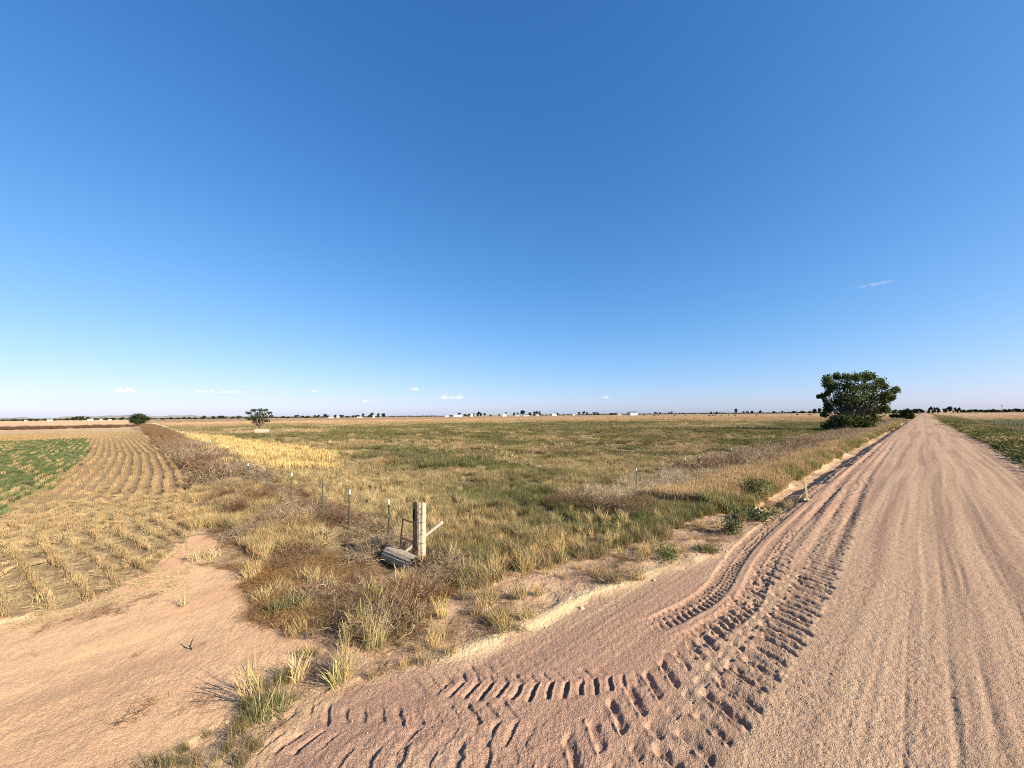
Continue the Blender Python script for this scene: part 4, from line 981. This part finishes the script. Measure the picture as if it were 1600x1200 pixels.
# trees: limbs grown to the crown's lobes, leaves spread through each lobe
def tree(name, px, py, lobes, sc, label, group=None, base=None, nleaf=60, leaf=.3, col=(.05, .065, .025), trunk_r=.25, seed=1, thick=.8, dist=None, extra=None, flat=1.0, tight=1.0, limbs=True):
    """lobes: (across, up, radius) in picture units about (px, py); sc maps one unit to pixels of the 1600 wide frame"""
    g = np.random.default_rng(seed)
    if base is None: base = foot(px, py) if dist is None else Vector((*along(px, dist), 0))
    if dist is not None: base.z = float(base_height(np.array([base.x]), np.array([base.y]))[0]) - .05
    d = math.hypot(base.x, base.y); dep = depth_of(base.x, base.y); cz = dep / FPX; ca = cz * dep / d
    tow = Vector((-base.x, -base.y, 0)).normalized(); lat = Vector((-tow.y, tow.x, 0))
    e = empty(name, base); tag(e, label, "tree", group)
    Vs, Bs, cen = [], [], []
    wid = max(abs(l[0]) for l in lobes) * sc * ca
    for (lx, ly, lr) in lobes:
        k = math.sqrt(max(.05, 1 - min(1, abs(lx * sc * ca) / (wid * 1.08)) ** 2)); r = lr * sc * cz * tight
        for rep in range(2 if thick > .5 else 1):
            off = g.uniform(-1, 1) * k * wid * thick
            c = lat * (lx * sc * ca + g.normal(0, .1 * r)) + tow * off + Vector((0, 0, max(ly * sc * cz, r * .5))); cen.append((c, r))
            n = int(nleaf * g.uniform(.8, 1.2)); v = g.normal(0, 1, (n, 3)); v /= np.linalg.norm(v, axis=1)[:, None]; v *= (g.random(n) ** .45 * r)[:, None] * np.array([1, 1, flat])
            v *= 1 + .26 * g.normal(0, 1, (n, 1))
            P = v + np.array(c); a_ = g.normal(0, 1, (n, 3)); a_ /= np.linalg.norm(a_, axis=1)[:, None]; b_ = np.cross(a_, g.normal(0, 1, (n, 3))); b_ /= np.linalg.norm(b_, axis=1)[:, None]
            s = leaf * g.uniform(.55, 1.3, n)[:, None]
            Vs.append(np.stack([P - a_ * s * .55, P + b_ * s * .36, P + a_ * s * .55, P - b_ * s * .36], 1).reshape(-1, 3))
            Bs.append(np.repeat(np.clip(np.array(col) * g.uniform(.6, 1.5, (n, 1)) * (1 + g.normal(0, .1, (n, 3))) * g.uniform(.8, 1.25), .005, .5), 4, 0))
    Vv = np.concatenate(Vs); Vv[:, 2] = np.maximum(Vv[:, 2], .05); Q = np.arange(len(Vv)).reshape(-1, 4)
    me = mesh_from("crown", Vv, Q, [M_LEAF], False, {"bv": np.concatenate(Bs)}); link("crown", me, e)
    top = max(c.z for c, r in cen); m = MB(); hub = Vector((0, 0, top * .32))
    m.tube([(0, 0, -.3), (g.normal(0, .1), g.normal(0, .1), hub.z * .5), hub, hub + Vector((g.normal(0, .2), g.normal(0, .2), top * .3)), Vector((0, 0, top * .9))], [trunk_r * 1.25, trunk_r, trunk_r * .85, trunk_r * .5, trunk_r * .1], 8)
    m.build("trunk", M_BARK, e, True)
    if limbs:
        for c, r in cen:
            h0 = Vector((0, 0, g.uniform(.12, .5) * min(top, max(c.z, top * .3)))); mid = h0.lerp(c, .5) + Vector((g.normal(0, .06 * top), g.normal(0, .06 * top), g.normal(0.02 * top, .03 * top)))
            m = MB(); m.tube([h0, h0.lerp(mid, .6), mid, c], [trunk_r * .42, trunk_r * .32, trunk_r * .22, trunk_r * .05], 5, False); m.build("limb", M_BARK, e, True)
    if extra: extra(e, cz, ca, lat, tow, g)
    return e
def Z7(L, ox, oy): return [((x - ox), (oy - y), r) for x, y, r in L]
big = [(290,490,36),(320,395,40),(1090,440,50),(430,520,80),(340,190,75),(470,150,70),(620,165,85),(750,195,75),(880,160,80),(960,175,60),(1060,250,70),(1130,310,50),(1240,370,52),(1150,420,70),(1180,470,50),(300,245,70),(240,420,52),(172,425,28),(360,330,60),(420,280,90),(560,300,120),(700,320,130),(850,320,120),(960,340,95),(500,430,115),(650,470,140),(820,480,140),(960,470,100),(1080,520,75),(560,600,130),(720,640,140),(880,640,130),(1010,620,105),(1100,620,55),(300,560,55),(330,620,70),(255,690,45),(560,835,80),(460,850,75),(630,850,80),(740,840,75),(860,830,70),(520,740,90),(400,760,80),(650,750,115),(800,770,110),(930,760,90),(560,780,90),(700,830,75),(850,820,70),(280,860,90),(380,830,85),(480,800,70)]
def dead(e, cz, ca, lat, tow, g):
    for k in range(15):
        u = (g.uniform(380, 600) - 620) / 8.89 * ca; m = MB(); b_ = lat * u + tow * (4.6 + g.uniform(-.6, .6)); hh = g.uniform(150, 330) / 8.89 * cz
        m.tube([b_, b_ + Vector((g.normal(0, .3), g.normal(0, .3), hh * .5)), b_ + Vector((g.normal(0, .7), g.normal(0, .7), hh))], [.045, .03, .01], 4, False)
        for j in range(7):
            q = b_ + Vector((g.normal(0, .2), g.normal(0, .2), hh * g.uniform(.3, .95))); m.tube([q, q + Vector((g.normal(0, .5), g.normal(0, .5), g.uniform(.2, .9)))], [.03, .008], 3, False)
        m.build("dead_stem", M_DEAD, e)
tree("leafy_tree", 1330, 672, Z7(big, 620, 905), 1 / 8.89, "big dense green tree standing left of the road", None, nleaf=250, leaf=.34, col=(.068, .085, .028), trunk_r=.32, seed=4, tight=.84, extra=dead)
loc = [(1290,155,26),(1340,130,24),(1400,128,28),(1450,130,24),(1490,155,24),(1380,160,38),(1440,165,38),(1512,185,18),(1330,185,34),(1400,192,42),(1460,195,34),(1350,215,30),(1298,212,18),(1470,230,26),(1400,232,34),(1350,240,18),(1420,262,16)]
tree("lone_tree", 406, 673, Z7(loc, 1405, 325), 1 / 6.154, "lone open tree with layered branches in the left pasture", None, nleaf=55, leaf=.34, col=(.035, .05, .022), trunk_r=.28, seed=9, thick=.6, flat=.55)
trough(409, 677, 2.9, .95, 2.0)
dom = [(140,195,22),(165,180,28),(195,170,28),(225,168,28),(260,175,28),(290,190,28),(310,200,16),(180,205,30),(220,205,38),(260,205,34),(160,220,20),(200,230,22),(240,232,24),(270,222,20)]
tree("round_tree", 216, 664.5, Z7(dom, 218, 258), 1 / 6.154, "round dome-shaped tree on the skyline at left", None, nleaf=110, leaf=.5, col=(.028, .042, .016), trunk_r=.35, seed=12, thick=.8)
bsh = [(75,210,22),(100,190,25),(130,182,28),(165,178,26),(190,195,22),(90,235,26),(130,225,36),(170,225,32),(205,235,18),(110,262,26),(150,262,28),(190,255,18),(20,240,16),(0,235,18),(-30,236,20),(-60,238,20),(40,245,18)]
tree("roadside_tree", 1416, 645, Z7(bsh, 130, 280), 1 / 8, "rounded dark tree beside the road beyond the big tree", None, nleaf=130, leaf=.55, col=(.03, .042, .016), trunk_r=.3, seed=15, dist=245)

# far trees: (column, width px, height px, distance, set)
FT = {
 'A': ("one of the small dark trees on the far left skyline", "trees on the far left skyline", 1250, [(22,14,3),(38,10,4),(47,9,4),(57,10,4),(70,5,4),(84,8,3),(105,9,4),(115,9,6),(122,14,7),(128,10,8),(137,8,6),(148,7,4),(165,10,4),(178,14,4),(190,10,5)]),
 'B': ("one of the small dark trees between the round tree and the lone tree", "trees behind the left pasture", 1250, [(254,8,3),(268,8,4),(278,7,3),(288,6,4),(296,7,4),(306,6,4),(318,12,6),(333,8,5),(345,12,6),(352,8,4),(364,8,4),(374,9,5),(384,7,3)]),
 'C': ("one of the small dark trees right of the lone tree on the skyline", "trees left of the middle skyline", 1250, [(442,6,4),(450,9,3),(464,8,5),(473,8,4),(480,9,4),(492,6,5),(497,7,5),(508,6,7),(512,6,4),(524,7,5),(533,8,5),(543,6,3),(552,5,4),(557,5,4),(560,5,4),(567,5,7),(577,6,5),(581,10,8),(591,5,7),(599,7,7)]),
 'D': ("one of the dark trees among the white farm houses in the middle", "trees round the middle farm houses", 1150, [(718,7,6),(726,8,4),(733,6,5),(740,3,6),(747,8,8),(751,7,6),(757,5,5),(766,5,3),(780,3,4),(790,4,7),(803,5,6),(809,4,6),(817,10,9),(827,8,6),(837,9,8),(843,5,8)]),
 'E': ("one of the small dark trees left of the barn on the skyline", "trees left of the barn", 1500, [(870,6,4),(905,5,6),(913,6,6),(918,5,5),(928,6,5),(934,6,5),(955,10,3),(962,8,3)]),
 'F': ("one of the small trees between the barn and the big tree", "trees right of the barn", 1600, [(1024,5,4),(1031,4,4),(1046,4,4),(1050,4,5),(1111,4,4),(1120,4,4),(1150,6,8),(1162,5,4),(1168,5,5),(1175,7,5),(1188,6,5),(1209,5,4),(1222,4,4),(1240,9,4),(1255,10,4),(1266,8,4)]),
 'G': ("one of the dark trees just left of the big tree on the skyline", "trees by the big tree", 900, [(1273,8,9),(1281,9,10),(1289,8,9)]),
 'H': ("one of the dark trees behind the rounded roadside tree", "trees left of the road's end", 800, [(1390,10,7),(1398,10,7),(1407,8,7),(1427,9,8),(1433,8,9),(1438,8,8),(1442,6,6)]),
 'I': ("one of the taller dark trees just right of the road's end", "trees right of the road's end", 800, [(1453,10,12),(1459,10,11),(1466,10,10),(1477,10,9),(1484,12,11),(1492,7,10),(1498,6,10)]),
 'J': ("one of the low dark trees of the line at far right", "tree line at far right", 1000, [(1505,14,5),(1516,12,5),(1524,12,6),(1533,10,5),(1541,10,5),(1552,12,6),(1560,10,5),(1570,12,5),(1578,10,6),(1590,14,6),(1600,12,6)]),
}
crown_cache = {}
def far_tree(px, w, h, dist, label, group, seed):
    base = Vector((*along(px, dist), -.5)); dep = depth_of(base.x, base.y); hm = (h + .6) * dep / FPX; wm = max(w * dep / FPX * dep / dist, .5 * hm)
    e = empty("distant_tree", base, random.uniform(0, 6.28)); tag(e, label, "tree", group); e.scale = (wm, wm, hm)
    k = seed % 6
    if k not in crown_cache:
        g = np.random.default_rng(100 + k); n = 900; nl = 9
        cen = np.stack([g.uniform(-.33, .33, nl), g.uniform(-.33, .33, nl), g.uniform(.22, .82, nl)], 1); rad = g.uniform(.14, .22, nl); pick = g.integers(0, nl, n)
        v = g.normal(0, 1, (n, 3)); v /= np.linalg.norm(v, axis=1)[:, None]; P = cen[pick] + v * (rad[pick] * g.random(n) ** .4)[:, None]; P[:, 2] = np.clip(P[:, 2], .03, 1)
        a_ = g.normal(0, 1, (n, 3)); a_ /= np.linalg.norm(a_, axis=1)[:, None]; b_ = np.cross(a_, g.normal(0, 1, (n, 3))); b_ /= np.linalg.norm(b_, axis=1)[:, None]; s = .055
        Vv = np.stack([P - a_ * s, P + b_ * s * .7, P + a_ * s, P - b_ * s * .7], 1).reshape(-1, 3)
        me = mesh_from("crown", Vv, np.arange(n * 4).reshape(-1, 4), [M_LEAF], False, {"bv": np.repeat(np.array([.028, .038, .02]) * g.uniform(.6, 1.5, (n, 1)), 4, 0)})
        m = MB(); m.tube([(0, 0, -.05), (.01, 0, .3), (0, .02, .75)], [.035, .025, .008], 6); t = m.build("trunk", M_BARK); td = t.data; bpy.data.objects.remove(t); crown_cache[k] = (me, td)
    link("crown", crown_cache[k][0], e); link("trunk", crown_cache[k][1], e)
sd = 0
for key, (lab, grp, dist, L) in FT.items():
    for (u, w, h) in L:
        far_tree(u, w, h, dist * random.uniform(.93, 1.07), lab, grp, sd); sd += 1

# long dark hedge lines on the skyline read as one mass
def hedge(px0, px1, dist, h, label, seed):
    g = np.random.default_rng(seed); n = int((px1 - px0) * 5); P = []
    for k in range(n):
        u = g.uniform(px0, px1); x_, y_ = along(u, dist * g.uniform(.97, 1.03)); P.append((x_, y_, g.random() ** 1.3 * h * .75 * (.6 + .8 * vnoise(np.array([u * .35]), np.array([0.]), seed)[0])))
    P = np.array(P); a_ = g.normal(0, 1, (n, 3)); a_ /= np.linalg.norm(a_, axis=1)[:, None]; b_ = np.cross(a_, g.normal(0, 1, (n, 3))); b_ /= np.linalg.norm(b_, axis=1)[:, None]; s = dist / FPX * .9
    Vv = np.stack([P - a_ * s, P + b_ * s * .7, P + a_ * s, P - b_ * s * .7], 1).reshape(-1, 3)
    o = link("far_hedge", mesh_from("far_hedge", Vv, np.arange(n * 4).reshape(-1, 4), [M_LEAF], False, {"bv": np.repeat(np.array([.035, .042, .025]) * g.uniform(.6, 1.5, (n, 1)), 4, 0)})); tag(o, label, kind="stuff")
hedge(640, 720, 1700, 5, "thin dark line of far trees left of the farm houses", 1); hedge(845, 985, 1700, 7, "thin dark line of far trees between farm houses and barn", 2)
hedge(985, 1290, 1900, 6, "thin dark line of far trees right of the barn", 3); hedge(1500, 1610, 1150, 5.5, "dark tree line along the far right field", 4); hedge(0, 640, 2100, 5, "far broken line of trees under the left hills", 5); hedge(1370, 1440, 850, 6, "dark trees massed behind the roadside tree", 6)

# farm buildings
def house(px, wpx, hpx, dist, wall, roof, label, name="farm_house", turn=.2, roofk=.45, chim=False):
    x_, y_ = along(px, dist); dep = depth_of(x_, y_); w = wpx * dep / FPX * dep / dist; h = hpx * dep / FPX; dd = w * .55
    e = empty(name, (x_, y_, -.45), math.atan2(y_, x_) - math.pi / 2 + turn); tag(e, label, "building"); hw = h * (1 - roofk)
    m = MB(); m.box((0, 0, hw / 2 - .2), w, dd, hw + .4)
    m.add([(-w / 2, -dd / 2, hw), (-w / 2, dd / 2, hw), (-w / 2, 0, h - .12)], [(0, 2, 1)]); m.add([(w / 2, -dd / 2, hw), (w / 2, dd / 2, hw), (w / 2, 0, h - .12)], [(0, 1, 2)])
    m.build("wall", wall, e)
    m = MB(); o_ = .35
    for s in (-1, 1):
        P = [(-w / 2 - o_, s * (dd / 2 + o_), hw - .15), (w / 2 + o_, s * (dd / 2 + o_), hw - .15), (w / 2 + o_, 0, h), (-w / 2 - o_, 0, h)]; P += [(a_, b_, c_ + .15) for a_, b_, c_ in P]
        m.add(P, [(0, 1, 2, 3), (7, 6, 5, 4), (0, 4, 5, 1), (1, 5, 6, 2), (2, 6, 7, 3), (3, 7, 4, 0)])
    r_ = m.build("roof", roof, e)
    if chim:
        m = MB(); m.box((w * .2, 0, h + .3), .7, .7, 1.2); m.build("chimney", M_TAN, r_)
    m = MB(); m.box((w * .05, -dd / 2 - .03, 1.05), 1.1, .08, 2.1); m.build("door", M_ROOF, e)
    for u in (-.35, -.18, .25, .4):
        m = MB(); m.box((u * w, -dd / 2 - .03, hw * .6), min(1.4, w * .08), .08, hw * .35); wi = m.build("window", M_TIP, e)
        m = MB(); m.box((u * w, -dd / 2 - .09, hw * .6), min(1.4, w * .08) * .8, .04, hw * .28); m.build("pane", M_GLASS, wi)
house(715, 14, 3.4, 1080, M_WALL, M_ROOFL, "long low white farm building left of the middle trees", "farm_shed")
house(737, 4, 3.4, 1090, M_WALL, M_ROOFL, "small white house just right of the long white building", chim=True)
house(788, 6, 3.8, 1090, M_WALL, M_ROOFL, "white house in front of a pointed tree in the middle", chim=True)
house(698, 6, 2.2, 1090, M_WALL, M_ROOFL, "tiny white shed left of the long white building", "farm_shed")
house(808, 6, 3.2, 1100, M_WALL, M_ROOF, "white house left of the round middle trees", chim=True)
house(822, 9, 3.0, 1080, M_WALL, M_ROOF, "white house below the round middle trees")
house(840, 4, 2.4, 1080, M_WALL, M_ROOFL, "small white shed right of the round middle trees", "farm_shed")
house(866, 7, 3.4, 1100, M_WALL, M_ROOFL, "lone small white building right of the farm houses", "farm_shed")
house(897, 3, 2.4, 1250, M_WALL, M_ROOFL, "tiny white shed far left of the barn", "farm_shed")
house(968, 5, 2.6, 1150, M_WALL, M_ROOFL, "small white shed just left of the barn", "farm_shed")
house(988, 15, 6.0, 1100, M_WALL, M_ROOF, "white-gabled barn with dark roof on the skyline", "barn", turn=.75)
house(141, 9, 2.8, 1150, M_WALL, M_ROOFL, "white shed right of the dark trees at far left", "farm_shed")
house(158, 4, 2.6, 1150, M_WALL, M_ROOFL, "tiny white house second right of the far left trees")
house(40, 4, 2.6, 1150, M_WALL, M_ROOFL, "tiny white house near the left edge of the view")
house(78, 9, 2.6, 1150, M_TAN, M_ROOFL, "tan farm building on the far left skyline")
house(172, 4, 2.0, 1150, M_WALL, M_ROOFL, "tiny white shed left of the round tree", "farm_shed")
house(517, 8, 2.0, 1150, M_WALL, M_ROOFL, "low white farm building right of the lone tree", "farm_shed")
house(528, 4, 3.0, 1140, M_WALL, M_ROOFL, "small white house amid dark skyline trees", chim=True)
house(562, 8, 1.8, 1140, M_WALL, M_ROOFL, "low white shed left of the tallest skyline trees", "farm_shed")
house(584, 3, 4.0, 1140, M_WALL, M_ROOFL, "narrow white building beside the tallest skyline tree")
house(1511, 9, 4.0, 1150, M_TAN, M_ROOFL, "pale roofed house in the far right tree line")
house(1449, 4, 5.0, 900, M_TAN, M_ROOFL, "small tan house at the very end of the road")

# utility pole at far right
up_ = empty("utility_pole", (*along(1566, 800), -.4)); dpu = depth_of(*along(1566, 800)); hp = 13.5 * dpu / FPX; tag(up_, "thin utility pole above the far right tree line", "utility pole")
m = MB(); m.tube([(0, 0, -1), (0, 0, hp)], [.28, .2], 8); m.build("pole", M_BARK, up_); m = MB(); m.box((0, 0, hp - 1), 2.6, .16, .2); m.build("crossarm", M_BARK, up_)
for s in (-1.1, 0, 1.1):
    m = MB(); m.tube([(s, 0, hp - .9), (s, 0, hp - .6)], .07, 6); m.build("insulator", M_TIP, up_)

# black cattle
def cow_parts():
    me = bpy.data.meshes.new("body"); S = [((-1.05, 0, 1.18), .2, .24), ((-.85, 0, 1.12), .33, .38), ((-.3, 0, 1.0), .38, .46), ((.3, 0, 1.0), .37, .45), ((.75, 0, 1.1), .31, .42), ((1.0, 0, 1.22), .2, .3), ((1.25, 0, 1.18), .13, .2), ((1.5, 0, .95), .12, .15), ((1.72, 0, .72), .07, .09)]
    Vv, Fq, n = [], [], 12
    for (c, ry, rz) in S:
        for k in range(n): t = 2 * math.pi * k / n; Vv.append((c[0], c[1] + ry * math.cos(t), c[2] + rz * math.sin(t)))
    for i in range(len(S) - 1):
        for k in range(n): Fq.append((i * n + k, i * n + (k + 1) % n, (i + 1) * n + (k + 1) % n, (i + 1) * n + k))
    Fq.append(tuple(reversed(range(n)))); Fq.append(tuple((len(S) - 1) * n + k for k in range(n)))
    b0 = len(Vv)
    mb = MB(); mb.v = Vv; mb.f = Fq
    for sx, sy in ((-.8, .2), (-.8, -.2), (.72, .18), (.72, -.18)):
        j = -.1 if sx < 0 else .05
        mb.tube([(sx, sy, 1.0), (sx + (.06 if sx < 0 else 0), sy, .62), (sx + j, sy, .42), (sx + j * .6, sy, .08), (sx + j * .6 + .04, sy, -.02)], [.16, .11, .07, .055, .07], 7)
    mb.tube([(-1.06, 0, 1.3), (-1.18, 0, 1.0), (-1.16, 0, .5)], [.04, .03, .04], 5)
    for s in (-1, 1): mb.tube([(1.38, .1 * s, 1.15), (1.36, .27 * s, 1.16)], [.05, .03], 5)
    me.from_pydata([tuple(v) for v in mb.v], [], mb.f); me.materials.append(M_COW)
    for p in me.polygons: p.use_smooth = True
    return me
cow_me = cow_parts()
for u, dd_ in ((994, 620), (1007, 640), (1022, 600), (1029, 610), (1054, 600), (1071, 580), (1108, 520), (1114, 515), (1118, 560), (1127, 540), (1138, 560), (1148, 530), (1182, 520), (1237, 560), (1245, 570), (1265, 560)):
    c = link("cow", cow_me); x_, y_ = along(u, dd_); c.location = (x_, y_, float(base_height(np.array([x_]), np.array([y_]))[0]) + .12); c.rotation_euler = (0, 0, random.uniform(0, 6.28)); c.scale = (1.15,) * 3
    tag(c, "one of the tiny black cows grazing in the far pasture", "cow", "black cattle in the far pasture")

# small clouds: loose puffs, thinner towards their rims
pv, pf = [], []
def cloud(px, py, w, h, n, label, dist=9000, r=1.3, seed=0, dens=1.0):
    g = np.random.default_rng(seed); base = Vector((*along(px, dist), 0)); dep = depth_of(base.x, base.y); hor = 656 - 15 * px / 1600
    base.z = (hor - py) * dep / FPX + CAM_H; e = base; W = w * dep / FPX * dep / dist; Hh = h * dep / FPX; lat = Vector((-base.y, base.x, 0)).normalized() * -1; tow = -Vector((base.x, base.y, 0)).normalized()
    nl = max(3, int(w / 7)); cl = [(g.uniform(-.42, .42), g.uniform(.5, 1.0)) for _ in range(nl)]; Vv, Fq = [], []
    oct_ = np.array([[0, 0, 1], [1, 0, 0], [0, 1, 0], [-1, 0, 0], [0, -1, 0], [0, 0, -1]], float); of = [(0, 1, 2), (0, 2, 3), (0, 3, 4), (0, 4, 1), (5, 2, 1), (5, 3, 2), (5, 4, 3), (5, 1, 4)]
    R = r * dep / FPX; n = int(n * .42)
    for k in range(n):
        c0, a0 = cl[g.integers(0, nl)]; u = c0 * W + g.normal(0, .09) * W; zz = abs(g.normal(0, .38)) * Hh * a0 - abs(g.normal(0, .1)) * Hh; q = base + lat * u + tow * g.normal(0, .03) * W + Vector((0, 0, zz))
        b = len(Vv); s = R * g.uniform(.5, 1.2); Vv += [tuple(lat * (o[0] * s * 1.8) + tow * (o[1] * s) + Vector((0, 0, o[2] * s * .7)) + q - base) for o in oct_]; Fq += [tuple(i + b for i in f) for f in of]
    me = bpy.data.meshes.new("cloud"); me.from_pydata(Vv, [], Fq); me.materials.append(M_CLOUD)
    for p in me.polygons: p.use_smooth = True
    o = link("cloud", me, None, base); tag(o, label, "cloud", "small clouds near the horizon")
cloud(194, 611, 38, 6, 420, "flat white cloud low above the far left field", seed=1)
cloud(648, 609, 13, 7, 150, "tiny puffy white cloud low above the middle skyline", seed=2)
cloud(708, 622, 40, 9, 300, "ragged white cloud just above the middle farm houses", seed=3)
cloud(943, 622, 14, 6, 110, "tiny white cloud above the trees left of the barn", seed=4)
cloud(1385, 440, 56, 7, 260, "thin wispy white cloud high above the big tree", seed=5)
cloud(345, 613, 80, 6, 160, "faint stretched cloud left of the lone tree's top", seed=6)
cloud(489, 612, 12, 4, 50, "faint tiny cloud right of the lone tree", seed=7)
cloud(573, 628, 22, 4, 60, "faint low cloud above the middle-left skyline trees", seed=8)

# single plants that stand out
def plant(name, px, py, parts, tint, label, scale=1.0, cat="plant", group=None, z=-.2):
    p = foot(px, py, z); e = empty(name, p, random.uniform(0, 6.28)); e.scale = (scale,) * 3; tag(e, label, cat, group)
    for n_, (Vv, Q, bv), c in parts:
        link(n_, mesh_from(n_, Vv, Q, [M_LEAF], False, {"bv": np.clip(bv * np.array(c), .01, .9)}), e)
S_ = (.50, .385, .19); G_ = (.075, .088, .034); B_ = (.20, .14, .08)
plant("straw_tuft", 285, 946, [("stalks", blades(16, .05, .34, .008, .15, .2), S_), ("dead_base", twigs(30, .14, .3, .006), B_)], S_, "lone thin straw tuft standing on the bare sand", 1.0)
plant("straw_tuft", 489, 908, [("stalks", blades(60, .07, .42, .010, .5, .3), S_), ("dead_base", twigs(40, .2, .3, .006), B_)], S_, "pale fan-shaped straw tuft on the matted brown weeds", 1.0)
plant("straw_tuft", 412, 940, [("stalks", blades(70, .09, .36, .010, .7, .4), S_), ("green_base", blades(40, .14, .16, .010, .4, .3), G_)], S_, "straw tuft with green base at the right rim of the sand", 1.0)
plant("straw_tuft", 447, 862, [("stalks", blades(90, .16, .40, .010, .5, .3), S_), ("green_base", leafs(160, .3, .25, .06), (.11, .11, .04))], S_, "bushy straw tuft on an olive clump left of the fallen log", 1.1)
plant("straw_tuft", 500, 850, [("stalks", blades(130, .16, .50, .010, .45, .3), S_), ("green_base", leafs(200, .3, .25, .06), (.12, .11, .04))], S_, "tall pale straw tuft in front of the second steel fence post", 1.2)
plant("straw_tuft", 320, 872, [("stalks", blades(120, .3, .30, .010, .4, .3), S_), ("dead_base", twigs(60, .35, .3, .006), B_)], S_, "spreading straw tuft at the end of the nearest stubble rows", 1.2)
plant("grass_tuft", 585, 1010, [("stalks", blades(110, .16, .60, .0055, .22, .35), S_), ("green_base", blades(70, .18, .28, .007, .4, .3), (.16, .17, .05))], S_, "tall pale grass tuft at the edge of the tracks below the log", 1.0)
plant("grass_tuft", 532, 1060, [("stalks", blades(80, .13, .48, .0055, .22, .35), S_), ("green_base", blades(80, .16, .26, .007, .4, .3), (.15, .17, .05))], S_, "yellow-green grass tuft between sand and tractor tracks", 1.0)
plant("grass_tuft", 425, 1110, [("stalks", blades(50, .2, .40, .0055, .3, .35), (.42, .36, .18)), ("green_base", blades(130, .25, .25, .008, .5, .4), (.11, .13, .045))], S_, "dark green grass tuft at the lower right rim of the sand", 1.0)
plant("grass_tuft", 690, 965, [("stalks", blades(50, .08, .40, .007, .2, .3), (.55, .42, .16)), ("green_base", blades(40, .1, .14, .008, .5, .3), (.14, .15, .05))], S_, "slim golden grass tuft below the corner post on the dirt", 1.0)
plant("green_bush", 1178, 782, [("leaves", leafs(900, .55, .8, .09), G_), ("stems", twigs(60, .6, .9, .014), B_)], G_, "dark green bush at the left verge near the wooden stake", 1.0)
plant("green_bush", 1178, 812, [("leaves", leafs(700, .6, .28, .10), (.09, .105, .048)), ("stems", twigs(40, .5, .3, .012), B_)], G_, "low spreading green weed at the ditch mouth left of the tracks", 1.0)
plant("green_bush", 1145, 834, [("leaves", leafs(330, .28, .34, .08), (.085, .10, .042)), ("stems", twigs(30, .3, .9, .01), B_)], G_, "small upright green weed on the bare dirt beside the tracks", 1.0)
plant("green_tuft", 1104, 861, [("leaves", blades(240, .25, .2, .009, .5, .4), (.10, .12, .04))], G_, "small green grass tuft on the dirt left of the tyre tracks", 1.0)
# twig standing on the sand
p = foot(299, 1014, -.2); tw = empty("dead_twig", p); tw.scale = (.62, .62, .8); tag(tw, "small dark forked twig sticking up from the bare sand", "twig"); D = dep3(p) / FPX; side = Vector((rt0.x, rt0.y, 0))
m = MB(); m.tube([side * -.02 + Vector((0, 0, -.03)), side * -.03 + Vector((0, 0, .06)), side * .01 + Vector((0, 0, .16)), side * .07 + Vector((0, 0, .25))], [.014, .016, .011, .004], 6); m.build("stem", M_DARKWOOD, tw)
m = MB(); m.tube([side * -.07 + Vector((0, 0, .07)), side * -.01 + Vector((0, 0, .02)), side * .05 - fwd * .06 + Vector((0, 0, .0)), side * .07 - fwd * .07 + Vector((0, 0, .03))], [.006, .013, .016, .008], 6); m.build("fork", M_DARKWOOD, tw)
